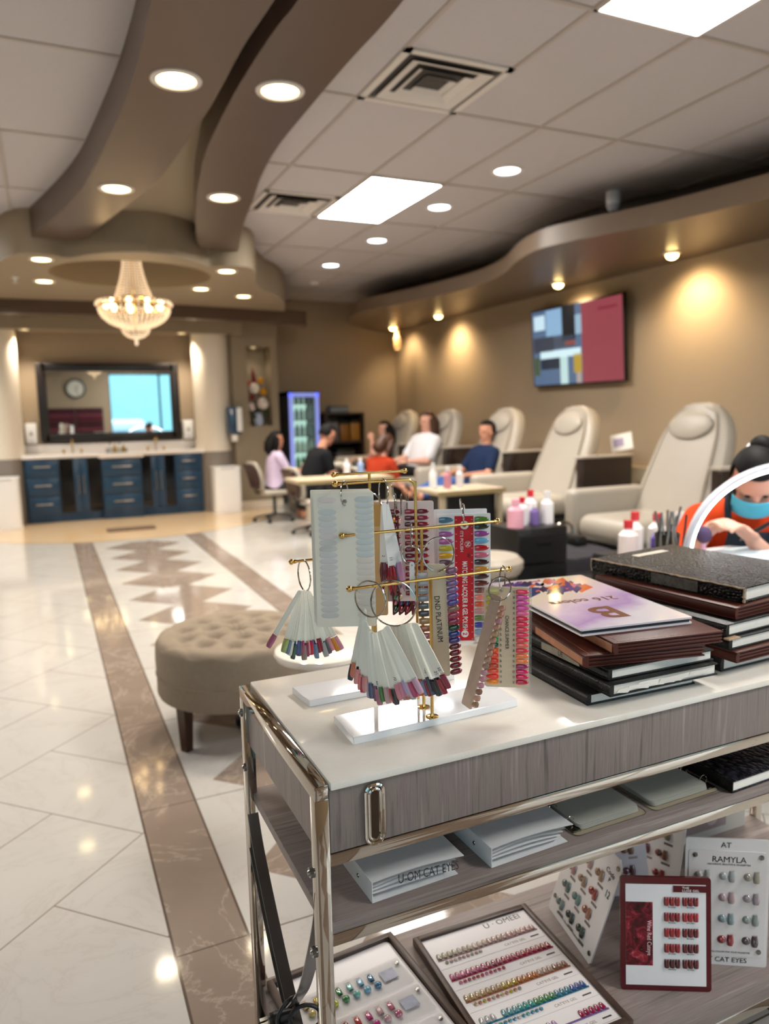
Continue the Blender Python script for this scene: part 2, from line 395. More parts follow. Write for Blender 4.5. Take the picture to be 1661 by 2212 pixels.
# vanity alcove: pillar with niche, columns, fascia
b = MB(); px0, px1, pf, nz0, nz1, nx0, nx1 = 2.5, 3.17, 10.7, 1.19, 2.33, 2.72, 3.07
b.box(px0, px1, pf, 11.2, 0, nz0); b.box(px0, px1, pf, 11.2, nz1, ZC); b.box(px0, nx0, pf, 11.2, nz0, nz1); b.box(nx1, px1, pf, 11.2, nz0, nz1); b.box(nx0, nx1, 11.05, 11.2, nz0, nz1)
struct('wall_niche', b, SOFF)
b = MB(); b.box(2.5, 3.18, 10.685, 10.7, 0, .1); b.box(3.17, 5.32, 11.185, 11.2, 0, .1); struct('baseboard_back', b, CREAM)
b = MB(); b.box(5.3, 5.32, -2.3, 11.2, 0, .1); struct('baseboard_right', b, CREAM)
COLM = mat('ivory_column_paint', '#e9dfce', .5, var=.03, vs=2)
for cx, nm in ((2.22, 'pillar_right'), (-.5, 'pillar_left')):
    b = MB(); b.lathe([(.25, .85), (.25, 2.55)], (cx, 10.85, 0), 40); struct(nm, b, COLM)
    b = MB(); b.lathe([(.255, 0), (.255, .85), (.24, .851)], (cx, 10.85, 0), 40); struct('trim_'+('2' if cx > 0 else '3'), b, mat('grey_taupe_paint', '#857c74', .5))
b = MB(); b.box(-3.6, 2.6, 10.42, 10.52, 2.47, ZC-.2); b.box(-3.6, 2.5, 10.52, 11.2, 2.5, 2.56); struct('beam_vanity', b, SOFF)
b = MB(); b.box(2.38, 2.5, 10.8, 11.2, 0, 2.5); struct('wall_vanity_right', b, WALLP)
b = MB(); b.box(-3.6, -.85, 10.5, 11.2, 0, 2.5); struct('wall_vanity_left', b, SOFF)
# lowered round slab with recess, over the vanity
half = [(0, 6.68), (.25, 6.77), (.45, 6.95), (.6, 7.13), (.76, 7.03), (.96, 7.06), (1.1, 7.35), (1.23, 7.83), (1.45, 8.3), (1.72, 8.68), (2.0, 9.3), (2.25, 10.2)]
hr = [(p.x, p.y) for p in crv([(a, c, 0) for a, c in half], 6)]
outl = [(.89+a, c) for a, c in hr] + [(.89+2.25, 10.5)] + [(.89-2.25, 10.5)] + [(.89-a, c) for a, c in hr[:0:-1]]
hole = [(.89+.75*cos(t*2*pi/48), 7.8+.72*sin(t*2*pi/48)) for t in range(48)]
b = MB(); b.prism(outl, 2.72, ZC, holes=[hole]); struct('ceiling_slab', b, SOFF, 25)
b = MB(); b.prism(hole, 3.0, 3.05); struct('ceiling_recess', b, mat('bronze_recess_paint', '#4e3622', .4))
arc = [(-3.5, 10.05)] + [(.89+dx, 9.62+.055*dx*dx) for dx in [k*.25-2.5 for k in range(21)]] + [(3.45, 10.15)]
b = MB(); b.prism(arc + [(x, y+.18) for x, y in arc[::-1]], 2.565, 2.75); struct('beam_arch', b, BROWN, 25)
# the two wavy beams running overhead
LL = [(.62, -1.5), (.55, 0), (.48, 1.5), (.465, 2.4), (.47, 3.0), (.48, 3.53), (.46, 4.13), (.40, 4.9), (.33, 5.56), (.2, 6.25), (.05, 6.9), (0., 7.1)]
LRr = [(1.0, -1.5), (.95, 0), (.9, 1.5), (.885, 2.4), (.88, 2.83), (.86, 3.2), (.86, 3.6), (.855, 3.94), (.83, 4.41), (.79, 5.03), (.72, 5.47), (.58, 6.17), (.5, 6.58), (.44, 7.0)]
RL = [(1.15, -1.5), (1.06, 0), (.99, 1.5), (.97, 2.4), (.96, 2.79), (.94, 3.05), (.93, 3.4), (.93, 3.74), (.94, 4.15), (.96, 4.51), (1.01, 4.94), (1.09, 5.52), (1.28, 6.55), (1.4, 7.0)]
RRr = [(1.52, -1.5), (1.42, 0), (1.33, 1.5), (1.315, 2.4), (1.32, 2.82), (1.31, 3.18), (1.31, 3.71), (1.32, 4.29), (1.37, 4.81), (1.46, 5.38), (1.57, 6.11), (1.74, 6.96), (1.76, 7.1)]
def c2(p): return [(q.x, q.y) for q in crv([(a, c, 0) for a, c in p], 5)]
for nm, a, c in (('beam_wave_left', LL, LRr), ('beam_wave_right', RL, RRr)):
    b = MB(); b.prism(c2(a)+c2(c)[::-1], 2.85, ZC); struct(nm, b, BROWN, 25)
b = MB(); b.prism([(x, y) for x, y in c2(LRr) if y > 3.9] + [(x, y) for x, y in c2(RL)[::-1] if y > 3.9], 3.055, ZC); struct('ceiling_strip', b, SOFF)
# wavy soffit over the pedicure chairs: deep lip below a set-back dark fascia
so = [(11.2, 4.95), (10.6, 4.4), (10.0, 4.02), (9.4, 3.88), (8.8, 3.9), (8.2, 4.06), (7.4, 4.2), (6.75, 4.24), (6.2, 4.12), (5.65, 3.9), (5.2, 3.8), (4.8, 3.9), (4.2, 4.13), (3.4, 4.3), (2.4, 4.42), (0, 4.5), (-2.3, 4.5)]
sp = [(p.x, p.y) for p in crv([(x, y, 0) for y, x in so], 6)]
prof_pts = sp + [(5.32, -2.3), (5.32, 11.2)]
b = MB(); b.prism(prof_pts, 2.65, 2.8); struct('soffit_lip', b, mat('taupe_soffit_paint', '#6c5b4a', .4, var=.04), 25)
s2 = [(10.9, 4.7), (10.2, 4.62), (9.1, 4.71), (8.3, 4.84), (7.6, 4.93), (7.2, 4.83), (6.4, 4.56), (5.8, 4.5), (5.25, 4.56), (4.6, 4.78), (4.0, 4.95), (3, 5.02), (0, 5.05), (-2.3, 5.05)]
s2p = [(p.x, p.y) for p in crv([(x, y, 0) for y, x in [(11.2, 4.9)]+s2], 6)]
b = MB(); b.prism(s2p + [(5.32, -2.3), (5.32, 11.2)], 2.8, ZC); struct('soffit_upper', b, DARKB, 25)

# ---------------------------------------------------------------- ceiling fittings
E_CAN = mat('warm_lamp_lens', '#fff0c8', emit=CAN_E, ec='#ffe3a8'); E_COOL = mat('cool_lamp_lens', '#f4f8ff', emit=CAN_E*.8, ec='#eef4ff')
TRIM = mat('white_trim', '#dcd6cf', .4)
def add_light(kind, name, mtx, energy, color, parent=None, **kw):
    ld = bpy.data.lights.new(name, kind); ld.energy = energy; ld.color = color
    for k_, v_ in kw.items(): setattr(ld, k_, v_)
    o = bpy.data.objects.new(name, ld); COL.objects.link(o)
    if parent: o.parent = parent
    o.matrix_local = mtx; return o
def can_light(x, y, z, label, group, lens=E_CAN, r=.085, spot=CAN_W, color=(1, .87, .7)):
    t = thing('recessed_downlight', label, 'ceiling light', (x, y, z), group)
    a = MB(); a.lathe([(r+.03, 0), (r+.028, -.006), (r+.004, -.008), (r, 0), (r-.006, .012)], n=28); part('trim_ring', a, TRIM, t)
    a = MB(); a.lathe([(0, -.001), (r, -.0012), (r, .001)], n=28); part('lamp_lens', a, lens, t)
    if spot: add_light('SPOT', 'lamp', M4.Translation((0, 0, -.03)), spot, color, t, spot_size=R(115), spot_blend=.8, shadow_soft_size=.07)
    return t
for x, y, lb in ((.655, 3.62, 'large recessed downlight on the left wavy beam, nearest one'), (1.12, 3.56, 'large recessed downlight on the right wavy beam, nearest one'),
                 (.55, 5.4, 'recessed downlight on the left wavy beam, near its far end'), (1.25, 5.36, 'recessed downlight on the right wavy beam, near its far end')):
    can_light(x, y, 2.85, lb, 'downlights in the wavy beams')
for x, y, lb in ((.085, 7.26, 'front downlight left of the chandelier, in the lowered round ceiling'), (1.70, 7.3, 'front downlight right of the chandelier, in the lowered round ceiling'),
                 (.11, 8.38, 'rear downlight left of the chandelier, in the lowered round ceiling'), (1.66, 8.38, 'rear downlight right of the chandelier, in the lowered round ceiling'),
                 (2.22, 8.75, 'outermost right downlight of the lowered round ceiling, near the niche')):
    can_light(x, y, 2.72, lb, 'downlights in the round lowered ceiling', r=.075)
for y, lb in ((4.8, 'round white downlight in the tile ceiling, nearest of the row by the troffer'), (5.83, 'round white downlight in the tile ceiling, beside the troffer corner'),
              (7.14, 'round white downlight in the tile ceiling, third along the row'), (8.48, 'round white downlight in the tile ceiling, farthest of the row')):
    can_light(3.21, y, ZC-.001, lb, 'downlights in the tile ceiling', E_COOL, .09, 60, (1, .95, .88))
for x, lb in ((-.14, 'small alcove downlight above the left end of the mirror'), (1.83, 'small alcove downlight above the right end of the mirror')):
    can_light(x, 10.75, 2.5, lb, 'downlights over the vanity', r=.045, spot=48)
can_light(2.86, 10.85, nz1, 'tiny niche light above the flower arrangement', 'niche light', r=.035, spot=3)
for x, y in ((-.6, 9.0), (-1.6, 4.8), (-1.6, 7.2)):
    pass
# wall washers under the wavy soffit
for y, lb in ((10.55, 'warm eyeball light in the far corner under the wavy soffit'), (9.1, 'warm eyeball light under the soffit, second from the far corner'),
              (6.5, 'warm eyeball light under the soffit, above the television'), (4.95, 'warm eyeball light under the soffit, right of the television')):
    t = thing('eyeball_spotlight', lb, 'ceiling light', (4.98, y, 2.65), 'eyeball lights under the wavy soffit')
    a = MB(); a.lathe([(.075, 0), (.073, -.012), (.05, -.02), (.048, 0)], n=24); part('trim_ring', a, TRIM, t)
    a = MB(); a.sph((0, 0, -.018), .05, (1, 1, .8)); part('lamp_lens', a, mat('amber_lamp_lens', '#ffe9b0', emit=14, ec='#ffd98a'), t)
    d = V((.3, 0, -.72)).normalized()
    q = V((0, 0, -1)).rotation_difference(d).to_matrix().to_4x4()
    add_light('SPOT', 'lamp', M4.Translation((.02, 0, -.08)) @ q, 44, (1, .74, .42), t, spot_size=R(140), spot_blend=1.0, shadow_soft_size=.09)
t = thing('wall_sconce', 'small glass sconce hanging in the far corner under the soffit', 'wall light', (5.05, 10.55, 2.63))
a = MB(); a.lathe([(.03, 0), (.03, -.12), (.05, -.14), (.055, -.2), (.05, -.3), (.02, -.33), (0, -.33)], n=20); part('glass_shade', a, mat('amber_glass', '#e8c89a', .2, trans=.3, alpha=.7, var=0), t)
# troffers
E_TROF = mat('troffer_lens', '#ffffff', emit=TROFFER, ec='#fffaf2')
def troffer(x, y, label):
    t = thing('ceiling_panel_light', label, 'ceiling light', (x+.305, y+.61, ZC), 'panel lights in the tile ceiling')
    a = MB(); a.rrect(0, 0, .58, 1.19, .02, -.012, .0); part('diffuser', a, E_TROF, t)
    a = MB()
    for s in (-1, 1): a.box(s*.297-.008, s*.297+.008, -.61, .61, -.014, 0); a.box(-.305, .305, s*.602-.008, s*.602+.008, -.014, 0)
    part('frame', a, TRIM, t)
troffer(2.32, 5.24, 'lit rectangular panel light in the middle of the tile ceiling')
troffer(2.32, 1.58, 'lit rectangular panel light at the top edge of the view, nearest')
troffer(-1.95, 4.02, 'unseen panel light added in the left tile ceiling, nearer')  # out of view, added to light the left of the room
troffer(-1.95, 8.9, 'unseen panel light added in the left tile ceiling, farther')  # second added panel, also out of view, for light farther back
troffer(2.32, -1.2, 'unseen panel light added in the tile ceiling behind the viewer')  # added light source behind the camera
# air vents
def vent(x, y, label):
    t = thing('ceiling_vent', label, 'air vent', (x, y, ZC), 'square air vents')
    a = MB()
    for s in (-1, 1): a.box(s*.29-.02, s*.29+.02, -.31, .31, -.012, 0); a.box(-.31, .31, s*.29-.02, s*.29+.02, -.012, 0)
    part('frame', a, TRIM, t)
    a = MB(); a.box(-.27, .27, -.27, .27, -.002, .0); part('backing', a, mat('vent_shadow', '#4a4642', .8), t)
    for h in (.235, .165, .095):
        a = MB()
        def f(u, v, h=h):
            c = [(-h, -h), (h, -h), (h, h), (-h, h), (-h, -h)]; i = min(3, int(u*4)); fr = u*4-i
            q = 1-.22*v/h*.2
            return ((c[i][0]+(c[i+1][0]-c[i][0])*fr)*(1-.25*v), (c[i][1]+(c[i+1][1]-c[i][1])*fr)*(1-.25*v), -.022+.02*v)
        a.grid(f, 4, 1); part('louver', a, TRIM, t)
vent(2.015, 3.715, 'square louvred air vent nearest, beside the right wavy beam')
vent(2.0, 6.155, 'square louvred air vent farther away, left of the panel light')
t = thing('security_camera', 'white dome security camera on the ceiling above the soffit edge', 'camera', (4.33, 4.95, ZC))
a = MB(); a.lathe([(.06, 0), (.06, -.07), (.055, -.1)], n=24); part('housing', a, WHITE, t)
a = MB(); a.lathe([(.055, -.1), (.052, -.12), (.03, -.15), (0, -.157)], n=24); part('dome', a, mat('smoked_dome', '#c8c8cc', .08), t)
a = MB(); a.lathe([(.014, -.147), (.01, -.158), (0, -.16)], n=12); part('lens', a, BLACK, t)
t = thing('sprinkler_head', 'small white fire sprinkler on the lowered round ceiling at left', 'sprinkler', (-.15, 8.25, 2.72))
a = MB(); a.lathe([(.035, 0), (.03, -.01), (.01, -.012), (.01, -.04), (.022, -.042), (.022, -.046), (0, -.047)], n=16); part('body', a, WHITE, t)
t = thing('smoke_detector', 'small pale smoke detector on the far tile ceiling', 'smoke detector', (3.4, 9.6, ZC))
a = MB(); a.lathe([(.06, 0), (.058, -.03), (.03, -.04), (0, -.04)], n=20); part('body', a, WHITE, t)
# chandelier
ch = thing('crystal_chandelier', 'lit crystal basket chandelier hanging from the round recess', 'chandelier', (.89, 7.8, 0))
CRY = mat('glowing_crystal_bead', '#fff3df', .08, trans=.35, emit=.18, ec='#ffe0bc', var=0)  # sparkle imitated by a faint glow of the beads, which are no lamps
def beads(mb, pts, r):
    for p in pts:
        o = bmesh.new(); bmesh.ops.create_icosphere(o, subdivisions=1, radius=r); mb._add(o, M4.Translation(p))
a = MB(); a.lathe([(.1, 2.9), (.1, 2.87), (.02, 2.86), (.012, 2.85), (.012, 3.0), (.05, 3.0)], n=20); a.cyl((0, 0, 2.2), (0, 0, 2.9), .008); part('stem', a, GOLD, ch)
a = MB()
for k in range(28):
    th = 2*pi*k/28
    beads(a, [((.085+.1*(u**1.6))*cos(th)+0, (.085+.1*(u**1.6))*sin(th), 2.87-.38*u) for u in [j/15 for j in range(16)]], .0095)
part('crystal_strands', a, CRY, ch)
a = MB(); a.ring((0, 0, 2.49), (0, 0, 1), .19, .012, 40); a.ring((0, 0, 2.42), (0, 0, 1), .335, .012, 48)
for k in range(8): a.cyl((.19*cos(k*pi/4), .19*sin(k*pi/4), 2.49), (.335*cos(k*pi/4), .335*sin(k*pi/4), 2.42), .006)
part('crown', a, GOLD, ch)
a = MB()
for k in range(40):
    th = 2*pi*k/40
    beads(a, [((.335*cos(u*1.25))*cos(th), (.335*cos(u*1.25))*sin(th), 2.41-.2*sin(u*1.25)) for u in [j/11 for j in range(12)]], .011)
    beads(a, [(.345*cos(th), .345*sin(th), 2.46), (.355*cos(th), .355*sin(th), 2.44)], .014)
part('crystal_bowl', a, CRY, ch)
a = MB()
for k in range(16):
    th = 2*pi*k/16
    beads(a, [((.13*cos(u*1.5))*cos(th), (.13*cos(u*1.5))*sin(th), 2.21-.09*sin(u*1.5)) for u in [j/5 for j in range(6)]], .011)
beads(a, [(0, 0, 2.1), (0, 0, 2.07)], .022); part('crystal_drop', a, CRY, ch)
for k in range(9):
    th = 2*pi*k/9+.2
    a = MB(); a.sph((.26*cos(th), .26*sin(th), 2.44), .03, (1, 1, 1.3), 12, 8); part('bulb', a, mat('warm_bulb', '#ffe6b8', emit=BULB, ec='#ffd79a'), ch)

# ---------------------------------------------------------------- the display cart
CX0, CX1, CY0, CY1, CH = .325, 1.72, .925, 1.362, .84
cart = thing('display_cart', 'chrome framed cart with cream marble top and taupe wood drawer front', 'cart', (CX0, CY0, 0))
def loc(x0, x1, y0, y1, z0, z1): return (x0-CX0, x1-CX0, y0-CY0, y1-CY0, z0, z1)
a = MB(); a.box(*loc(CX0+.001, CX1, CY0-.004, CY1+.004, CH-.012, CH), .0025); part('marble_top', a, MARBLE, cart)
for x0 in (.303, CX1):
    for y0 in (CY0, CY1-.022):
        a = MB(); a.box(*loc(x0, x0+.021, y0, y0+.022, 0, CH-.024), .0012); part('post', a, CHROME, cart)
    a = MB(); a.box(*loc(x0, x0+.021, CY0, CY1, CH-.025, CH-.003), .0015); part('top_rail', a, CHROME, cart)
for z0, z1, nm in ((.712, .731, 'upper'), (.588, .607, 'middle'), (.135, .158, 'lower')):
    for y0 in (CY0+.001, CY1-.02):
        a = MB(); a.box(*loc(.324, CX1, y0, y0+.018, z0, z1), .001); part('rail', a, CHROME, cart)
a = MB(); a.box(*loc(.3255, CX1, CY0+.002, CY0+.018, .732, CH-.013), .0006); dr = part('drawer_front', a, WOODZ, cart)
a = MB(); a.box(*loc(.312, .318, CY0+.022, CY1-.022, .728, CH-.025)); part('side_panel', a, WOODZ, cart)
a = MB(); a.box(*loc(.326, CX1, CY1-.018, CY1-.004, .732, CH-.013)); part('back_panel', a, WOODX, cart)
a = MB(); a.box(*loc(.326, CX1, CY0+.018, CY1-.018, .731, .735)); part('drawer_base', a, WOODX, cart)
a = MB(); a.box(*loc(.3165, CX1, CY0+.001, CY1-.004, .6075, .626), .0005); part('shelf', a, WOODX, cart)
a = MB(); a.box(*loc(.3165, CX1, CY0+.001, CY1-.004, .158, .213), .0006); part('shelf', a, WOODX, cart)
# oval chrome recessed pull on the drawer front
hx, hz, hw, hh = .0675, .7775, .021, .083
a = MB()
def oval(w_, h_, y, n=10): return [(hx+x, y, hz+z) for x, z in rr(0, 0, w_, h_, w_*.42, n)]
a.tube(oval(hw+.006, hh+.006, -.002), .0032, 8, True); a.tube(oval(hw-.004, hh-.006, -.003), .0026, 8, True)
a.prism(rr(hx, hz, hw, hh, .008), -.0, .002, M4.Rotation(R(90), 4, 'X')); part('pull_ring', a, CHROME, cart)
a = MB(); a.prism(rr(hx, hz, hw-.006, hh-.009, .005), .0012, .0035, M4.Rotation(R(90), 4, 'X')); part('pull_cup', a, mat('dark_chrome', '#5c5650', .08, 1., var=0), cart)
# bolts on the left frame
for y, z in ((1.345, .79), (1.335, .685), (.945, .70), (.945, .575)):
    a = MB(); a.cyl((.303-CX0, y-CY0, z), (.298-CX0, y-CY0, z), .008, .0075, 16); a.cyl((.298-CX0, y-CY0, z), (.2955-CX0, y-CY0, z), .0045, .003, 12); part('bolt', a, STEEL, cart)
# crossed bent flat straps on the left end
def strap(name, pts, wd, th=.0022):
    P = crv([V(p)-V((CX0, CY0, 0)) for p in pts], 8); o = MB()
    def f(u, v):
        i = min(len(P)-2, int(u*(len(P)-1))); fr = u*(len(P)-1)-i; p = P[i].lerp(P[i+1], fr); return p
    for s in (-th/2, th/2):
        o.grid(lambda u, v, s=s: f(u, 0)+V(((v-.5)*wd, s, 0)), len(P)*2, 1)
    for s in (-wd/2, wd/2):
        o.grid(lambda u, v, s=s: f(u, 0)+V((s, (v-.5)*th, 0)), len(P)*2, 1)
    return part(name, o, STEEL, cart)
strap('cross_strap', [(.3135, 1.349, .60), (.3135, 1.30, .52), (.3135, 1.18, .40), (.3135, 1.10, .335), (.3135, 1.0, .25), (.3135, .948, .17)], .021)
strap('cross_strap', [(.3135, .938, .672), (.3135, .96, .60), (.3135, 1.03, .46), (.3135, 1.085, .385), (.3135, 1.16, .30), (.3135, 1.24, .20), (.3135, 1.34, .12)], .021)
strap('cross_strap', [(.3135, 1.345, .52), (.3135, 1.25, .42), (.3135, 1.16, .345), (.3135, 1.09, .31), (.3135, 1.0, .22), (.3135, .95, .1)], .021)
# plug and cable hung in the cross
pl = thing('power_plug', 'black power plug and cable looped through the crossed straps of the cart', 'plug', (.3135, 1.09, .355))
a = MB(); a.ring((.012, -.01, -.005), (.3, 1, .1), .026, .0035, 30); a.ring((-.012, .012, 0), (-.5, 1, .2), .024, .003, 30); a.tube(crv([(.02, -.02, -.02), (.01, -.03, -.1), (.03, -.04, -.2), (.04, -.05, -.34)], 6), .0035, 8); part('cable', a, mat('black_cable', '#16171b', .4), pl)
a = MB(); a.cyl((-.004, .005, 0), (-.03, .02, -.012), .008, .011, 12); a.box(-.043, -.028, .014, .028, -.022, -.004, .003); part('plug_body', a, BLACK, pl)
for dz in (-.004, .006):
    a = MB(); a.box(-.058, -.043, .018, .025, -.015+dz, -.0135+dz); part('prong', a, STEEL, pl)

# ---------------------------------------------------------------- jewellery stands with swatches
def tbar(o, x0, x1, xp, y, z, zb, base_y=None):
    a = MB(); a.cyl((x0, y, z), (x1, y, z), .0024, n=14); part('crossbar', a, GOLD, o)
    for x in (x0, x1):
        a = MB(); a.sph((x, y, z), .0052, u=16, v=10); s_ = 1 if x == x0 else -1; a.cyl((x+s_*.004, y, z), (x+s_*.008, y, z), .0034, n=12); part('knob', a, GOLD, o)
    a = MB(); a.cyl((xp, y, zb), (xp, y, z), .0027, n=14); a.lathe([(.0105, 0), (.0105, .0012), (.004, .002), (.0027, .006)], (xp, y, zb), 24); part('post', a, GOLD, o)
ZB = CH+.0125
st1 = thing('swatch_stand', 'front white base stand with gold bars holding swatch sticks near the cart edge', 'display stand', (0, 0, 0))
a = MB(); a.prism([(.4, 1.018), (.712, 1.030), (.716, 1.122), (.402, 1.110)], CH, ZB); o = part('base', a, mat('white_lacquered_board', '#eef0f4', .07, coat=.8, var=0), st1)
bv = o.modifiers.new('bev', 'BEVEL'); bv.width = .001; bv.segments = 2
tbar(st1, .406, .696, .546, 1.033, 1.084, ZB); tbar(st1, .412, .700, .552, 1.074, 1.160, ZB)
a = MB(); a.tube(crv([(.418, 1.113, 1.238), (.48, 1.113, 1.238), (.54, 1.113, 1.2375), (.554, 1.113, 1.235), (.5605, 1.113, 1.226), (.5615, 1.113, 1.2), (.5615, 1.113, ZB)], 6), .0025, 12); part('bent_bar', a, GOLD, st1)
a = MB(); a.sph((.418, 1.113, 1.238), .0052); a.cyl((.422, 1.113, 1.238), (.426, 1.113, 1.238), .0034); part('knob', a, GOLD, st1)
st2 = thing('swatch_stand', 'rear white base stand with short gold top bar behind the front stand', 'display stand', (0, 0, 0))
a = MB(); a.prism([(.388, 1.193), (.68, 1.193), (.68, 1.27), (.38, 1.268)], CH, ZB); o = part('base', a, mat('white_lacquered_board', '#eef0f4', .07, coat=.8, var=0), st2)
bv = o.modifiers.new('bev', 'BEVEL'); bv.width = .001; bv.segments = 2
tbar(st2, .470, .613, .54, 1.258, 1.240, ZB); tbar(st2, .374, .660, .53, 1.222, 1.096, ZB)

CR = V((cos(_yaw), -sin(_yaw), 0)); CF = V((sin(_yaw), cos(_yaw), 0)); UP = V((0, 0, 1))
def face(o, right=CR, up=UP): return frame(o, right, up)
# a stick: hole at the origin, hanging along -Y of its own frame, facing +Z
def stick_mesh(L, w_):
    b = MB(); pts = [(w_*.38*cos(t*pi/6), w_*.38*sin(t*pi/6)+.002) for t in range(7)] + [(-w_*.5, -L*.45), (-w_*.5, -L), (w_*.5, -L), (w_*.5, -L*.45)]
    b.rrect(0, 0, .001, .001, .0004, 0, .0001) if False else None
    b.prism(pts, -.0006, .0006); return b.mesh('stick', 20)
STK = stick_mesh(.088, .0096); STKL = stick_mesh(.098, .0125)
def stick_ring(name, label, group, ringc, ringn, rr_, sticks, m=STICK, stk=STK, L=.088, w_=.0105, nl=.026, kind='square', gate=False):
    """sticks: (hinge point, angle from vertical, depth shift, colour, number or None)"""
    t = thing(name, label, 'nail swatches', M4.Translation(ringc), group)
    a = MB(); a.ring((0, 0, 0), ringn, rr_, .0014, 40)
    part('ring', a, RINGM, t)
    for hp, ang, dz, c, num in sticks:
        tw_ = random.uniform(-.55, .45); right = CR*cos(ang)+UP*sin(ang); up = UP*cos(ang)-CR*sin(ang); right = right*cos(tw_)+CF*sin(tw_)
        fm = M4.Translation(-V(ringc)) @ frame(V(hp)-CF*dz, right, up) @ M4.Diagonal((1, random.uniform(.93, 1.03), 1, 1))
        s_ = shared('swatch_stick', stk, m, t, fm)
        mm = gelly(c) if kind == 'clear' else lacquer(c)
        shared('nail_tip', NM[kind if kind != 'clear' else 'square'], mm, s_, M4.Translation((0, -L+.003, .0007)) @ M4.Rotation(pi, 4, 'Z') @ M4.Diagonal((w_*1.02, nl, .0035, 1)))
        if num: text(num, .0068, s_, mat('blue_black_ink', num[0] == '7' and '#1d4f6e' or '#23242c', .5, var=0), M4.Translation((0, -L*.86, .0008)) @ M4.Rotation(R(-90), 4, 'Z'))
    return t
def P3(px, py, y):        # helper for laying things on the stands: a point at depth y seen in this direction
    d = -_f*-1
    x_ = (px-830.5)/1604.6; y_ = -(py-1106)/1604.6; d = _f+x_*_r2+y_*_u2; k = y/d.y
    return V((0, 0, 1.35))+d*k
def fan(pts, ang0, ang1, cols, nums, dep=.0026, jit=.03):
    n = len(cols); out = []; C_ = crv(pts, 12)
    for i, c in enumerate(cols):
        u = i/(n-1); q = C_[int(u*(len(C_)-1))]
        out.append((q, ang0+(ang1-ang0)*u+random.uniform(-jit, jit), dep*i, c, nums.get(i)))
    return out
c1 = ['#2b3a52', '#e0826a', '#1e1a28', '#eb9b9b', '#e88a8a', '#b9485c', '#eaa0a0', '#b3a8ba', '#48587a', '#7d5674', '#b4738d', '#3f7a30', '#caa1a8', '#d9281c', '#1c1c26', '#e2909f', '#d88ba6', '#b6b2dd', '#d8b9d6', '#b6476f', '#d4a8c4']
stick_ring('swatch_stick_ring', 'left fan of ivory swatch sticks with green and red tips on the front bar', 'swatch sticks on the front bar', P3(800, 1294, 1.033), CR*.55+CF*.85, .0285,
    fan([P3(786, 1322, 1.048), P3(790, 1345, 1.05), P3(806, 1362, 1.045), P3(826, 1352, 1.03), P3(838, 1338, 1.022)], R(-12), R(24), c1, {2: '440', 10: '28', 13: '74', 15: '70'}))
c2_ = ['#8a1f3a', '#b3173a', '#a3142c', '#c98f8f', '#b77d73', '#c4a28e', '#9fb5a4', '#b8c6bd', '#eceae4', '#c9551f', '#cf6a2a', '#6c86b4', '#7894bd', '#97173a', '#3c4664', '#33384e', '#1c1e2c', '#22242f', '#191a24', '#9b1230', '#8f1f3f']
stick_ring('swatch_stick_ring', 'right fan of ivory swatch sticks with orange, blue and black tips on the front bar', 'swatch sticks on the front bar', P3(850, 1303, 1.033), CR*.25+CF*.97, .037,
    fan([P3(846, 1358, 1.05), P3(860, 1352, 1.045), P3(874, 1345, 1.04), P3(884, 1338, 1.032), P3(897, 1332, 1.02)], R(3), R(25), c2_, {15: '-52-', 19: '21', 20: '50'}), L=.094)
c3 = ['#b0607e', '#a7b874', '#6d8a9c', '#e6e8e4', '#42614f', '#3b4b86', '#3a5072', '#a03e63', '#8a7a72', '#8d3a5a', '#e0959a', '#c01030', '#5a5a8e', '#6f90a8', '#8e1b36', '#7c1f35', '#a9aaa6', '#57575f', '#e08f98', '#dd8a12', '#cf8a96']
an3 = [31, 17, 14, 12, 9, 7, 5, 3, 1, -1, -2, -4, -5, -8, -10, -12, -15, -18, -21, -25, -28]
stk3 = [(P3(650+i*.9, 1272+i*.5, 1.215), R(-a_), .0016*(20-i), c, {3: '...'}.get(i)) for i, (a_, c) in enumerate(zip(an3, c3))]
stick_ring('swatch_stick_ring', 'fan of ivory swatch sticks hanging from the rear stand at left', 'swatch sticks on the rear stand', P3(657, 1243, 1.222), CR*.9+CF*.5, .0275, stk3, L=.092)
# three stiletto tips and friends on the top bar
top = [(P3(829, 1096, 1.10), R(-1.5), .004, '#5d1426', '2'), (P3(831, 1094, 1.10), R(5.5), .006, '#8f1024', '11'), (P3(834, 1092, 1.10), R(11), .002, '#c58fb4', None), (P3(832, 1093, 1.10), R(2.5), .0, '#c31622', None), (P3(833, 1093, 1.10), R(8.5), -.002, '#8f8fb0', None)]
t = stick_ring('swatch_stick_ring', 'white sticks with long pointed burgundy, red and lilac tips on the top bar', 'swatch sticks on the top bar', P3(828, 1065, 1.113), CR*.9+CF*.3, .0235, top, WHITE, STKL, L=.098, w_=.0125, nl=.052, kind='stiletto')
# small white hanger sticks under the middle bar
t = thing('tip_chain', 'chain of small white clips hanging below the middle gold bar', 'nail swatches', P3(888, 1140, 1.074))
a = MB(); a.ring((0, 0, -.012), CR, .02, .0014); a.ring((0, 0, -.045), CR*.4+CF, .016, .0013); part('ring', a, RINGM, t)
a = MB(); a.rrect(0, 0, .0085, .06, .004, -.0006, .0006, hole=(0, .024, .0016)); part('white_stick', a, WHITE, t, M4.Translation(CF*-.01) @ face((0, 0, -.088)).to_3x3().to_4x4() if False else face(V((0, 0, -.085))-CF*.008))

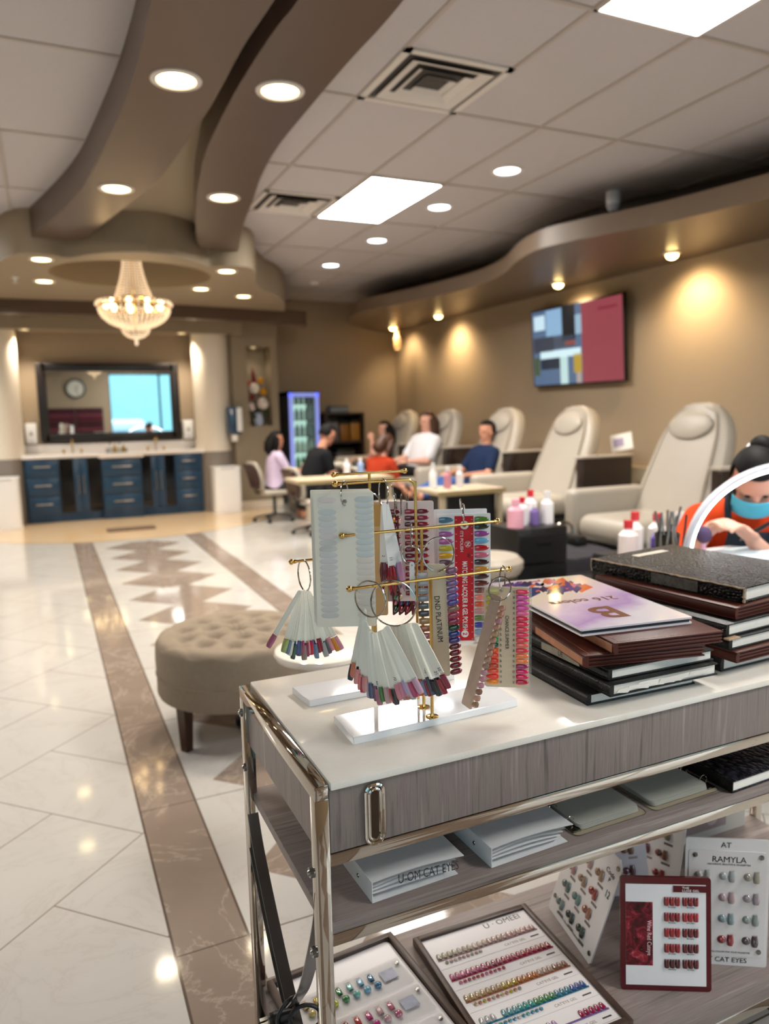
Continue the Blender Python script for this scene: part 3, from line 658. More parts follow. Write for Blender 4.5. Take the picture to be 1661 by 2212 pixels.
# --- boards
def board(name, label, o, w_, h_, m, right=CR, up=UP, t=.0016, hole=None, r=.004, group=None, cat='nail swatches'):
    th = thing(name, label, cat, frame(o, right, up), group)
    a = MB(); a.rrect(w_/2, h_/2, w_, h_, r, -t, 0, hole=hole); part('board', a, m, th); return th
def hang_ring(th, x, y, R_, nrm=(1, .15, 0), r=.0013, dz=0):
    a = MB(); a.ring((x, y+R_, dz), nrm, R_, r, 36); return part('ring', a, RINGM, th)
# white translucent card set in front of the left side
o = P3(686, 1355, 1.098)
cards = thing('swatch_card_set', 'set of milky translucent swatch cards on a ring at the left of the stands', 'nail swatches', frame(o, CR, UP))
MILK = mat('milky_plastic', '#f3ede0', .55, spec=.25, var=0)
def milk(c, f=.38):
    q = [int(c[1+i:3+i], 16)*f+v_*(1-f) for i, v_ in ((0, 236), (2, 232), (4, 222))]; return '#%02x%02x%02x' % tuple(int(x) for x in q)
for k in range(4):
    a = MB(); a.rrect(.047-.0014*k*1.5, .108+.0012*k, .094, .216, .002, -.0015-k*.005, -.0005-k*.005, hole=(.002, .094, .0033)); part('card', a, MILK, cards, label='milky translucent card')
past = ['#e8cfd6', '#dfe3df', '#a9bccb', '#b3c3cf', '#b9c4d0', '#c0bfce', '#c7c0cc', '#b9bcc9', '#b0b5c2', '#b4b6c4', '#b3b3bf', '#aeb2bf', '#b6b4c0', '#b3b7c1', '#afb4bf', '#b5b7c2', '#bfbdc4', '#a9adb9', '#aab0bb', '#aeb1bc']
for i, c in enumerate(past):
    nail(cards, 'oval', .006, .205-i*.0098, .0092, .030, .0003, R(-90), mat('pastel_'+c[1:], milk(c), .5, var=0), z=-.0003, name='nail_tip')
    c2b = '#a9c3d2' if i < 10 else '#e2cfc6'
    nail(cards, 'oval', .064, .205-i*.0098, .0092, .030, .0003, R(-90), mat('pastel_'+c2b[1:], milk(c2b), .5, var=0), z=-.0003, name='nail_tip')
hang_ring(cards, .049, .196, .0185, (1, .0, .25))
# red and white board at right
o = P3(947, 1388, 1.135)
red = board('swatch_board', 'white swatch board with red centre strip and bright nails at right of the stands', o, .0935, .232, CARDW, CR, UP, .003, r=.002)
a = MB(); a.box(.0305, .0635, .003, .228, .0, .0006); part('red_strip', a, mat('signal_red_print', '#c41222', .35, var=0), red)
WT = mat('white_print', '#f2eeee', .4, var=0)
def vt(s, x, y, size, m=WT, par=red, sx=1., fit=0., bold=0.): return text(s, size, par, m, M4.Translation((x, y, .0009)) @ M4.Rotation(R(-90), 4, 'Z'), sx=sx, fit=fit, bold=bold)
vt("IT'S POLISH", .0425, .183, .0075, fit=.037); vt('MATCHING LACQUER & GEL POLISH', .0475, .085, .0125, fit=.124, bold=.0002); vt('N', .0535, .178, .0085, bold=.0002); vt('W', .0545, .158, .008, INK); vt('M', .044, .032, .009, INK)
a = MB(); a.ring((.0535, .178, .0007), (0, 0, 1), .0052, .0003, 20); part('logo_ring', a, WT, red)
a = MB(); a.lathe([(.0065, 0), (.0065, .0005), (0, .0005)], (.0475, .0155, .0006), 24); part('badge', a, WT, red); text('2', .0105, red, mat('signal_red_print', '#c41222'), M4.Translation((.0475, .0155, .0014)) @ M4.Rotation(R(-90), 4, 'Z'), bold=.0002)
a = MB(); a.lathe([(.0034, .001), (.0075, .001), (.0075, .0004)], (.0475, .212, .0004), 24); part('eyelet', a, WT, red)
rl = ['#44758f', '#9dbdb3', '#a2589b', '#b0589f', '#bdb32a', '#d9a614', '#5d3f52', '#a53a58', '#9a7a99', '#8a6f98', '#7e5fa0', '#6d58a0', '#8a5a70', '#b04060', '#7a2a50', '#3a5a4a', '#4a6a90', '#50407a']
rrr = ['#4d7a2b', '#1d2f26', '#96418f', '#68a9d0', '#b30f1e', '#c8637c', '#3a1f22', '#c98722', '#331820', '#5d1c1e', '#6a2b24', '#e07c6e', '#c7481b', '#bd7f80', '#56712f', '#1f2f9a', '#7c95b4', '#d6cfc8']
for i in range(18):
    y = .2215-i*.0127
    nail(red, 'almond', .003, y, .0106, .0262, .0036, R(-90), glitter(rl[i]) if i in (8, 9, 10) else lacquer(rl[i]), z=.0004)
    nail(red, 'almond', .0652, y, .0106, .0262, .0036, R(-90), glitter(rrr[i]) if i in (7, 10) else lacquer(rrr[i]), z=.0004)
    a = MB(); a.box(.0318, .0345, y-.0006, y+.0006, .0006, .0008); a.box(.0595, .0622, y-.0006, y+.0006, .0006, .0008); part('code_mark', a, mat('pale_red_print', '#e8a0a0', .5, var=0), red)
hang_ring(red, .0475, .209, .02, (1, .1, .2))
b2 = board('swatch_board', 'white swatch board edge showing just behind the red striped one', P3(940, 1380, 1.15), .094, .236, CARDW, CR, UP, .002, r=.002)
hang_ring(b2, .05, .214, .02)
# pale board with burgundy nails behind the stiletto tips
o = P3(800, 1300, 1.16)
dk = board('swatch_board', 'pink lettered swatch board with burgundy nails, hung behind the middle bar', o, .112, .175, mat('pale_pink_card', '#ecd3cf', .4, var=0), CR, UP, .002)
dkc = ['#7a1022', '#8f1530', '#6a0f1e', '#a01c36', '#5a1020', '#93203a', '#7d1428', '#4d0f1c', '#8a1a2c', '#6c1224']
for i in range(14):
    for j, x in enumerate((.035, .062, .084)):
        nail(dk, 'almond', x, .157-i*.011, .0085, .02, .003, R(-90), lacquer(dkc[(i*3+j) % 10]), z=.0002)
hang_ring(dk, .045, .163, .02, (1, .2, 0))
# strings of tips turned edge-on
for k, (px_, cols_, lb) in enumerate(((856, ['#d98448', '#a01a2c', '#7c1830', '#8b1d2f', '#551c68', '#901c30', '#8c1b32', '#9a2038', '#7a1a2a', '#942a3a', '#3a6a48', '#a0a070', '#2f7a52', '#d88a90', '#2a5a48'], 'edge-on strip of red and green nails, leftmost of the four behind the bars'),
        (869, ['#e6b3a2', '#d9b6a8', '#cfa79a', '#b5998f', '#8e8480', '#b59a95', '#a88e8a', '#7c2432', '#a05a50', '#6a3a30', '#8a4a38', '#355a48', '#c9b48a', '#2a3f74', '#8f1c2c'], 'edge-on strip of dusty pink nails, second of the four behind the bars'),
        (882, ['#c8b09c', '#e8d0b8', '#efe0c4', '#7d8a90', '#8d6a64', '#a05a50', '#7a5a50', '#6a2a2a', '#7c3a2c', '#a0402a', '#c7642a', '#8f2a2a', '#1a2a50', '#30306a', '#a01a2a'], 'edge-on strip of beige and rust nails, third of the four behind the bars'),
        (897, ['#d06a5a', '#c33a30', '#a8202a', '#b8322a', '#c75a28', '#b02038', '#c01a58', '#b31a5a', '#a81c5c', '#c8286a', '#8a1530', '#7a1228', '#5a1020', '#8a1f2f', '#6a1525'], 'edge-on strip of red and magenta nails, fourth of the four behind the bars'))):
    rt = (CR*.35+CF*.94).normalized(); o = P3(px_-6, 1330, 1.135)
    s_ = board('swatch_strip', lb, o, .045, .175, mat('dark_red_card', '#5a1620', .4, var=0), rt, UP, .0015, group='edge-on nail strips')
    for i, c in enumerate(cols_): nail(s_, 'oval', .002+.003*(i % 2), .163-i*.0112, .0105, .028, .004, R(-60), lacquer(c), z=.0003)
    hang_ring(s_, .02, .17, .02, (.3, 0, 1))
# brown hanger card behind the white cards
hc = board('hanger_card', 'plain kraft brown hanger card beside the white translucent cards', P3(786, 1330, 1.15), .042, .195, mat('kraft_card', '#c9a878', .6), CR, UP, .001)
a = MB(); a.box(.0, .042, .155, .192, .0, .0005); part('header', a, mat('kraft_header', '#b58e52', .5), hc); hang_ring(hc, .015, .176, .018, (.4, 0, 1))
# ruler board DND PLATINUM
o = P3(934, 1462, 1.05)
dn = board('swatch_board', 'beige ruler board lettered DND PLATINUM with glitter nails on both sides', o, .030, .19, BOARDB, CR*cos(R(2))+UP*sin(R(2)), UP, .002, hole=(.004, .083, .003))
text('DND PLATINUM', .0125, dn, INK, M4.Translation((.0145, .098, .0006)) @ M4.Rotation(R(-88), 4, 'Z'), sx=.86)
gl = ['#b9b9bd', '#a9abb0', '#a0a2a8', '#8a8c94', '#56585e', '#3f4046', '#a8855a', '#a5654a', '#a06470', '#96525c', '#8a4f58', '#7c464c']
gr = ['#8a5a78', '#94648c', '#7d5a92', '#83609a', '#6a54a0', '#54409a', '#8f6a5a', '#a83858', '#9c1f48', '#13432c', '#1c3a8a', '#43307c', '#6a1220', '#70121f', '#741420', '#6c1020', '#6f1422']
for i, c in enumerate(gl): nail(dn, 'square', -.0005, .172-i*.0127, .0105, .017, .004, R(90), glitter(c) if i < 8 else lacquer(c), z=.0)
for i, c in enumerate(gr): nail(dn, 'oval', .0295, .176-i*.0107, .0098, .021, .004, R(-78), glitter(c) if i < 9 else lacquer(c), z=.0)
a = MB()
for k in range(22): a.box(.0008, .003, .012+k*.0075, .0123+k*.0075, .0, .0002); a.box(.027, .0292, .012+k*.0075, .0123+k*.0075, .0, .0002)
part('ruler_marks', a, mat('grey_print', '#8d8170', .5, var=0), dn)
hang_ring(dn, .019, .180, .0275, (.35, 0, 1), dz=.006)
# board CHANCE SUMMER
rt = (CR*cos(R(8))+CF*-sin(R(8))).normalized()
o = P3(1046, 1483, 1.028)
chs = board('swatch_board', 'beige board lettered CHANCE SUMMER with neon pink and orange nails', o, .074, .172, BOARDB, rt, UP, .002, r=.006)
text('CHANCE SUMMER', .0088, chs, INK, M4.Translation((.0375, .095, .0006)) @ M4.Rotation(R(-90), 4, 'Z'), sx=.8)
rc = ['#ec3c64', '#dd52a4', '#e052a8', '#dc4ea2', '#f0629c', '#df2450', '#e42f55', '#e6425e', '#ee3862', '#ea3a50', '#ec6a60', '#e23c48', '#f58048', '#f58a52', '#9c2460', '#d91c66', '#d9205c', '#c01844']
lc = ['#c9c47a', '#cdd25a', '#d8d430', '#d9c83a', '#d8b81c', '#8a9a2a', '#4fae3a', '#3fc048', '#3ab648', '#22a060', '#17594a', '#f05a1c', '#ee4416', '#e03a1c', '#c3401c', '#f0502a', '#f02a16', '#f58a1c']
for i in range(18):
    y = .164-i*.0091
    nail(chs, 'almond', .0525, y, .0088, .0215, .0035, R(-90), lacquer(rc[i]), z=.0)
    nail(chs, 'almond', .0235, y, .0088, .021, .0035, R(90), lacquer(lc[i]), z=.0)
    text(str(37+i), .0046, chs, INK, M4.Translation((.0485, y, .0004)) @ M4.Rotation(R(-90), 4, 'Z'))
    if i > 3: text(str(55+i), .0046, chs, INK, M4.Translation((.0272, y, .0004)) @ M4.Rotation(R(-90), 4, 'Z'))
a = MB(); a.rrect(.064, .086, .028, .176, .006, -.001, -.0002); a.rrect(.01, .086, .028, .18, .006, -.001, -.0002); part('clear_backing', a, CLEAR, chs)
hang_ring(chs, .03, .165, .021, (1, .0, .25))
rt2 = (CR*.40-CF*.92).normalized(); up2 = (UP-CR*-.36).normalized()
o = P3(996, 1519, 1.0)
ed = board('swatch_board', 'beige board of nude and pink nails turned edge-on beside the neon one', o, .030, .185, mat('speckled_beige_board', '#d8bfae', .3, var=.2, vs=60), rt2, up2, .002, r=.004)
nd = ['#d9a08c', '#d39a84', '#d79aa8', '#d4a08e', '#caa58a', '#cf9c86', '#c79a84', '#c9a38e', '#bfa08e', '#a98a80', '#d2a3b4', '#dc9fb0', '#e0a0b4', '#a97a66', '#d9a890', '#b08a6a']
for i, c in enumerate(nd): nail(ed, 'oval', .030, .166-i*.0105, .0095, .017, .004, R(-70), lacquer(c), z=-.001)
hang_ring(ed, .018, .176, .02, (.4, .2, 1))
# ---------------------------------------------------------------- books on the marble top
def book(label, fl, z0, rz, w_, l_, t, cov, page=PAPER, group=None, spine='left', torn=False, brown=False, inset=.004):
    th = thing('sample_book', label, 'book', M4.Translation((fl[0], fl[1], z0)) @ M4.Rotation(rz, 4, 'Z'), group)
    c = .0028
    a = MB(); a.box(0, w_, 0, l_, 0, c, .001); part('back_cover', a, cov, th)
    a = MB(); a.box(0, w_, 0, l_, t-c, t, .001); part('front_cover', a, cov, th)
    a = MB(); a.prism([(x, z) for x, z in [(.006, 0), (.001, .002), (-.002, t*.3), (-.002, t*.7), (.001, t-.002), (.006, t), (.008, t-.003), (.008, .003)]], -l_+.0, 0, M4.Rotation(R(90), 4, 'X') @ M4.Identity(4)); part('spine', a, cov, th)
    a = MB(); a.box(.006, w_-inset, inset, l_-inset, c, t-c); part('page_block', a, page, th)
    if brown:
        for zz in (t*.36, t*.64):
            a = MB(); a.box(.004, w_-.0008, .0008, l_-.001, zz-.0022, zz+.0022, .0015); part('leather_edge', a, cov, th)
        a = MB()
        for k in range(int(w_/.006)): a.box(.008+k*.006, .0115+k*.006, .006, .0068, t-.0001, t+.0004)
        for k in range(int(l_/.006)): a.box(.012, .0128, .008+k*.006, .0115+k*.006, t-.0001, t+.0004)
        part('stitching', a, mat('tan_thread', '#a8744e', .8), th)
    return th
PGB = mat('grey_page_edges', '#cfcac2', .8, var=.1, vs=60); PGW = mat('white_page_edges', '#efece6', .7, var=.05, vs=80); PGD = mat('dark_red_pages', '#3d1812', .5)
z = CH+.0005
bA = book('black grained leather book at the bottom of the left pile, nearest the swatches', (.818, .975), z, R(-2), .243, .325, .0205, LBLACK, PGW, 'left pile of sample books')
bB = book('black leather book with torn front pages, second from bottom of the left pile', (.842, .946), z+.021, R(-1), .247, .33, .0225, LBLACK, PGW, 'left pile of sample books')
a = MB(); rnd = random.Random(4)
for k in range(9): a.prism([(x, y) for x, y in [(0, 0), (rnd.uniform(.02, .04), rnd.uniform(-.004, .003)), (rnd.uniform(.03, .05), rnd.uniform(.006, .01)), (.004, rnd.uniform(.005, .01))]], -.0004, .0004, M4.Translation((.012+k*.023, -.0015, .0065+.0009*k*.4)) @ M4.Rotation(R(90-rnd.uniform(-12, 12)), 4, 'X'))
part('torn_page', a, PAPER, bB, label='torn white page edges')
bC = book('black leather book under the brown ones, third from bottom of the left pile', (.85, .96), z+.044, R(-1), .243, .32, .0205, LBLACK, PGW, 'left pile of sample books')
a = MB(); a.box(-.0035, -.002, .075, .19, .003, .017); o = part('spine_label', a, mat('clear_tape_label', '#8d8677', .35, var=.3, vs=60), bC)
text('UE', .013, bC, INK, M4.Translation((-.0037, .13, .01)) @ M4.Rotation(R(-90), 4, 'Z') @ M4.Rotation(R(90), 4, 'X'))
bD = book('lower chestnut leather swatch book in the left pile, turned slightly', (.818, .984), z+.065, R(-12), .235, .32, .0215, LBROWN, PGD, 'left pile of sample books', brown=True)
bE = book('upper chestnut leather swatch book directly under the glossy white one', (.864, .963), z+.087, R(-9), .222, .32, .021, LBROWN, PGD, 'left pile of sample books', brown=True)
for bk in (bD, bE):
    a = MB(); a.box(-.0026, -.0016, .004, .2, .004, .018, .0004); part('worn_spine', a, mat('worn_leather', '#b27a5c', .6, var=.35, vs=40), bk)
zW = z+.1085
bW = thing('colour_book', 'glossy white and lilac hardback lettered 216 colors on top of the left pile', 'book', M4.Translation((.839, 1.019, zW)) @ M4.Rotation(R(-7.85), 4, 'Z'), 'left pile of sample books')
GW = mat('glossy_white_board', '#e9e4ec', .08, coat=.8, var=0)
a = MB(); a.rrect(.117, .1935, .234, .387, .003, 0, .003); part('back_cover', a, GW, bW)
a = MB(); a.rrect(.117, .1935, .234, .387, .003, .0095, .013); part('front_cover', a, GW, bW)
a = MB(); a.box(.004, .23, .004, .383, .003, .0095); part('page_block', a, mat('black_page_edges', '#1a1d26', .4), bW)
def cover_mat():
    m = mat('printed_pastel_cover', '#ffffff', .08, coat=.8, var=0); t = NT(m); x, y, z_ = t.sep(t.coord())
    f = t.m('ADD', t.m('MULTIPLY', x, -1.6), t.m('MULTIPLY', y, 2.3)); n = t.noise(t.coord(), 12, 3)
    f = t.m('ADD', f, t.m('MULTIPLY', n, .25))
    t.l.new(t.ramp(f, [(0., lin('#efeaf2')), (.16, lin('#c3a2d6')), (.34, lin('#e8d3ea')), (.5, lin('#efdccb')), (.75, lin('#f1e3c4')), (1., lin('#d9c8df'))]), t.p.inputs['Base Color']); return m
a = MB(); a.rrect(.117, .1935, .232, .385, .003, .013, .0132); part('cover_print', a, cover_mat(), bW)
BRZ = mat('bronze_foil_print', '#7d5136', .3, .3, var=.2, vs=60)
text('B', .108, bW, BRZ, M4.Translation((.108, .087, .0134)) @ M4.Rotation(pi, 4, 'Z'), sx=1.0, bold=.0022)
text('216 colors', .036, bW, BRZ, M4.Translation((.112, .177, .0134)) @ M4.Rotation(pi, 4, 'Z'), fit=.15, bold=.0007)
rnd = random.Random(11)
for nm, cols in (('#5b3f86', 26), ('#d96a3c', 16), ('#2e3a72', 22), ('#c86a92', 22), ('#f0d9d0', 14), ('#3b2450', 20)):
    a = MB()
    for k in range(cols):
        cx, cy_ = rnd.uniform(.02, .17), rnd.uniform(.26, .375); L0 = 1.5; an = rnd.uniform(.5, 1.2) if nm != '#f0d9d0' else rnd.uniform(0, 3); L = rnd.uniform(.018, .05); ww = L*rnd.uniform(.2, .45)
        pts = [(-L, 0), (-L*.2, ww), (L, ww*.2), (L*.3, -ww)]
        pts = [(cx+px*cos(an)-py*sin(an), cy_+px*sin(an)+py*cos(an)) for px, py in pts]
        if all(.005 < px < .229 and py < .382 for px, py in pts): a.prism(pts, .0132, .0134+rnd.uniform(0, .0001))
    part('printed_shard', a, mat('print_'+nm[1:], nm, .1, coat=.6, var=.3, vs=40), bW)
# right pile
r1 = book('black book with white pages at the bottom of the right pile', (1.153, .99), z, R(2), .27, .34, .026, LBLACK, PGW, 'right pile of sample books')
r2 = book('chestnut leather book low in the right pile, second from bottom', (1.155, .957), z+.0265, R(3), .27, .34, .0215, LBROWN, PGD, 'right pile of sample books', brown=True)
r3 = book('black book with a torn corner, third from bottom of the right pile', (1.15, .97), z+.0485, R(4), .27, .34, .0225, LBLACK, PGW, 'right pile of sample books')
a = MB(); a.box(-.003, .03, -.001, .012, .0195, .0232, .001); part('torn_corner', a, mat('torn_board', '#b99c80', .9, var=.3, vs=90), r3)
r4 = book('thick white paged book with black covers, fourth from bottom of the right pile', (1.152, .98), z+.0715, R(5), .27, .34, .0245, LBLACK, PGW, 'right pile of sample books')
r5 = book('chestnut leather book right under the crocodile album', (1.193, .995), z+.0965, R(6.5), .28, .36, .0235, LBROWN, PGD, 'right pile of sample books', brown=True)
r6 = book('black crocodile album with frayed edges on top of the right pile', (1.232, 1.011), z+.1205, R(8.5), .30, .386, .031, CROC, PGW, 'right pile of sample books', inset=.008)
FRAY = mat('frayed_board', '#bfa890', .9, var=.4, vs=120, bump=.6, bs=300)
a = MB(); rnd = random.Random(2)
a.tube([V((-.001+rnd.uniform(-.0006, .0006), .386*k/40, .0305+rnd.uniform(-.0006, .0006))) for k in range(41)], .0019, 6, rad=[.0012+rnd.uniform(0, .0014) for k in range(41)])
a.tube([V((-.001, .386+rnd.uniform(-.001, .001), .002+.029*k/8)) for k in range(9)], .002, 6); a.tube([V((0+rnd.uniform(-.001, .001), -.001, .002+.029*k/8)) for k in range(9)], .003, 6, rad=[.002+rnd.uniform(0, .002) for k in range(9)])
part('frayed_edge', a, FRAY, r6)
a = MB(); a.box(.1, .218, .331, .353, .0309, .0313); part('paper_label', a, mat('aged_label', '#cfc4b4', .7, var=.2, vs=80), r6)
a = MB(); a.box(-.0032, -.0021, .10, .215, .004, .027); part('spine_label', a, mat('white_pen_label', '#57544f', .7, var=.9, vs=140), r6)

# ---------------------------------------------------------------- binders on the middle shelf
ZS = .6265
def ring_binder(name, label, fl, rz, w_, d, h_, writing=None):
    th = thing(name, label, 'binder', M4.Translation((fl[0], fl[1], ZS)) @ M4.Rotation(rz, 4, 'Z'), 'frosted binders on the shelf')
    a = MB(); a.box(0, .0012, 0, d, 0, h_, .0004); part('spine', a, POLY, th)
    def sheet(z0, z1, up, x1, y0, nm, m, t=.0008):
        a = MB()
        def f(u, v, s=0): return (.001+u*x1, y0+v*(d-y0-.003), z0+(z1-z0)*u+up*sin(u*pi)*(1-.3*v)+s)
        a.grid(f, 16, 6); a.grid(lambda u, v: f(u, v, t), 16, 6); return part(nm, a, m, th)
    sheet(h_-.0012, h_*.82, .004, w_, 0, 'front_cover', POLY); sheet(.0003, .0006, .0, w_*.93, 0, 'back_cover', POLY)
    for k in range(4): sheet(h_*(.75-.15*k), h_*(.62-.14*k), .010-.003*k, w_*(.93-.03*k), .006, 'sleeve', POLY)
    for y in (d*.2, d*.75):
        a = MB(); a.cyl((0, y, h_*.5), (-.0015, y, h_*.5), .0032, .0025, 14); part('rivet', a, STEEL, th)
        a = MB(); a.ring((.012, y, h_*.5), (0, 1, 0), h_*.36, .0011, 20); part('binder_ring', a, RINGM, th)
    if writing:
        a = text(writing, .018, th, INK, M4.Translation((w_*.60, -.0015, h_*.62)) @ M4.Rotation(R(70), 4, 'X') @ M4.Rotation(R(-4), 4, 'Z'), shear=.1, fit=.105)
    return th
ring_binder('ring_binder', 'frosted ring binder with handwriting at the left end of the shelf', (.392, .939), R(2), .16, .25, .034, 'U-OM CAT EYES')
ring_binder('ring_binder', 'frosted ring binder without writing, second from left on the shelf', (.597, .934), R(2), .165, .25, .034)
def clear_binder(label, o, rz, w_, d, spine_side):
    th = thing('clear_binder', label, 'binder', M4.Translation((o[0], o[1], ZS)) @ M4.Rotation(rz, 4, 'Z'), 'clear ring binders on the shelf')
    a = MB(); a.rrect(w_/2, d/2, w_, d, .012, 0, .001); part('back_cover', a, mat('smoky_clear_cover', '#cfc4a8', .06, alpha=.3, var=0), th)
    s = 0 if spine_side < 0 else w_
    for k in range(4):
        x0 = .012 if s == 0 else .004; a = MB(); a.rrect(w_/2+(.004 if s == 0 else -.006), d/2+.004*k*.3, w_-.026, d-.02, .01, .003+k*.0024, .0036+k*.0024); part('sleeve', a, mat('hazy_sleeve', '#d4d6ce', .25, alpha=.5, var=0), th)
    xr = .012 if s == 0 else w_-.012
    a = MB(); a.box(xr-.009, xr+.009, .01, d-.01, .001, .004, .001); part('spine_plate', a, mat('steel_spine', '#7d7768', .2, 1., var=0), th)
    for y in (d*.12, d*.3, d*.5, d*.72):
        a = MB(); a.ring((xr, y, .009), (0, 1, 0), .0095, .0012, 20); part('binder_ring', a, RINGM, th)
    a = MB(); a.tube([V((p[0], p[1], .0012)) for p in rr(w_/2, d/2, w_, d, .012)], .0006, 6, True); part('cover_edge', a, mat('dark_edge', '#4d463a', .3), th)
    return th
cb = clear_binder('clear binder with bright nail samples inside, ring spine at its left', (.772, .944), R(1), .165, .26, -1)
for k, c in enumerate(['#6a86a8', '#8c6fa0', '#c43c6e', '#7a9a78', '#b7aa4a', '#a86aa8', '#5f8aa0', '#3f8a6a']): nail(cb, 'oval', .05+.013*k, .125, .011, .022, .003, 0, lacquer(c), z=.0125)
cb = clear_binder('clear binder with dark samples inside, ring spine at its right', (.95, .946), R(1), .168, .26, 1)
for k in range(6): nail(cb, 'oval', .03+.017*k, .09+.006*(k % 2), .013, .026, .003, R(-20), lacquer(['#262a2c', '#3a4442', '#50605c'][k % 3]), z=.0125)
bk = thing('sample_book', 'navy black crocodile album lying on the middle shelf at right', 'book', M4.Translation((1.128, .930, ZS)) @ M4.Rotation(R(2), 4, 'Z'))
a = MB(); a.box(0, .26, 0, .3, .0, .003, .001); part('back_cover', a, CROCF, bk)
a = MB(); a.box(0, .26, 0, .3, .021, .024, .001); part('front_cover', a, CROCF, bk)
a = MB(); a.box(.004, .256, .003, .296, .003, .021); part('page_block', a, PGW, bk)
a = MB(); a.box(-.002, .001, 0, .3, .001, .0235, .001); part('spine', a, LBLACK, bk)

# ---------------------------------------------------------------- display boards on the bottom shelf
ZL = .2135
FRM = mat('dark_walnut_frame', '#43322a', .4, var=.3, vs=30, bump=.1, bs=200)
def flat_board(label, tl, xdir, w_, h_, t=.018, fw=.013):
    x = V((xdir[0], xdir[1], 0)).normalized(); y = V((-x.y, x.x, 0)); o = V((tl[0], tl[1], ZL)) - y*h_
    th = thing('framed_swatch_board', label, 'nail swatches', frame(o, x, y), 'framed boards on the bottom shelf')
    a = MB()
    a.box(0, fw, 0, h_, 0, t, .002); a.box(w_-fw, w_, 0, h_, 0, t, .002); a.box(fw-.002, w_-fw+.002, 0, fw, 0, t, .002); a.box(fw-.002, w_-fw+.002, h_-fw, h_, 0, t, .002)
    part('frame', a, FRM, th)
    a = MB(); a.box(fw-.002, w_-fw+.002, fw-.002, h_-fw+.002, 0, .005); part('backing', a, mat('walnut_back', '#54443a', .5), th)
    return th
uo = flat_board('dark framed board lettered U OMEEI with rows of cat eye gel nails', (.639, 1.312), (.282, -.010), .283, .362)
a = MB(); a.rrect(.1415, .181, .259, .338, .003, .005, .0125); part('panel', a, mat('white_matte_panel', '#e4e0e2', .35, var=.01), uo)
zp = .0126
GR = mat('grey_print', '#8d8170', .5, var=0); DKP = mat('charcoal_print', '#3a3637', .5, var=0)
text('U \u00b7 OMEEI', .021, uo, DKP, M4.Translation((.205, .335, zp)), sx=1.0)
rows = [(['#a8a48c', '#b3a996', '#c4b0a2', '#bfa39a', '#c9a29c', '#c49a96'], '#c0979a', 9), (['#c2688e', '#b85a80', '#9c4a60', '#a83a58', '#a02038', '#981a30'], '#b03050', 11),
        (['#b39a6c', '#a88a58', '#b09a1c', '#b8702c', '#a88a78', '#8a5e4a'], '#b06a4a', 11), (['#b9bcbe', '#5a9aa6', '#3f9a98', '#3f8a5a', '#3a7f98', '#3a5aa0'], '#2f7a98', 12), (['#a795b4', '#9a84b0', '#b294bc', '#b99ac4', '#a01c50', '#a8245a'], '#8a70a8', 10)]
SILV = mat('silver_strip', '#b3a8ac', .25, .3, trans=.0, var=0)
for k, (cs, gc, ng) in enumerate(rows):
    y = .285-k*.0595
    a = MB(); a.box(.022, .262, y-.004, y-.0005, zp, zp+.0012); part('row_strip', a, mat('strip_'+gc[1:], gc, .2, trans=.3, var=0), uo)
    for i in range(20):
        if k == 3 and i in (3,): continue
        if k == 4 and 11 <= i <= 14: continue
        c = cs[min(5, int(i/20*6))]
        nail(uo, 'almond', .028+i*.0119, y-.002, .0105, .019, .0045, 0, gelly(c), z=zp)
    for i in range(ng): gem(uo, .037+i*.0098, y-.0125, .0082, gelly(gc if i % 2 else cs[i % 6]), zp+.001)
    text("CAT'EYE GEL", .0088, uo, GR, M4.Translation((.197, y-.017, zp)))
    a = MB(); a.box(.236, .256, y-.0185, y-.0155, zp, zp+.0004); part('label_bar', a, DKP, uo)
    a = MB(); a.box(.018, .266, y-.0275, y-.027, zp, zp+.0003); part('printed_line', a, mat('pale_grey_print', '#bdb8b6', .5, var=0), uo)
fb = flat_board('brown framed board with clear plates of jewel gel samples behind the crossed straps', (.322, 1.33), (.283, .022), .285, .36, fw=.013)
a = MB(); a.rrect(.1425, .18, .255, .334, .012, .005, .009); part('panel', a, mat('white_matte_panel', '#e4e0e2'), fb)
NB = mat('nebula_print', '#8f93a8', .3, var=.6, vs=60)
rws = [['#d8c070', '#d6b848', '#c8cc20', '#2f8a4a', '#7ec8c0', '#78b8d8', '#2f7ca8'], ['#a0c4cc', '#c8b0ac', '#a83048', '#c83a48', '#c83a8a', '#d0a8b0', '#c86a88'], ['#8a70b0', '#b0a0c8', '#a090b8', '#907ab0', '#b8a8c8', '#c0b0d0', '#8878a8']]
for k, cs in enumerate(rws):
    y = .245-k*.082
    a = MB(); a.rrect(.1425, y+.01, .235, .072, .004, .0095, .0125); part('clear_plate', a, CLEAR, fb)
    for i, c in enumerate(cs):
        x = .045+i*.0235
        nail(fb, 'square', x, y+.012, .011, .018, .004, 0, gelly(c), z=.0127); gem(fb, x+.004, y-.002, .0155, gelly(c), .0135)
        a = MB(); a.box(x-.006, x+.006, y+.034, y+.0348, .0125, .0128); part('printed_dash', a, mat('rose_print', '#9a7a70', .5, var=0), fb)
    a = MB(); a.box(.206, .238, y-.002, y+.026, .0125, .0129); part('picture_tile', a, NB, fb)
    for x in (.032, .252):
        a = MB(); a.lathe([(.0045, 0), (.0043, .002), (0, .0028)], (x, y+.03, .0125), 14); part('screw', a, STEEL, fb)

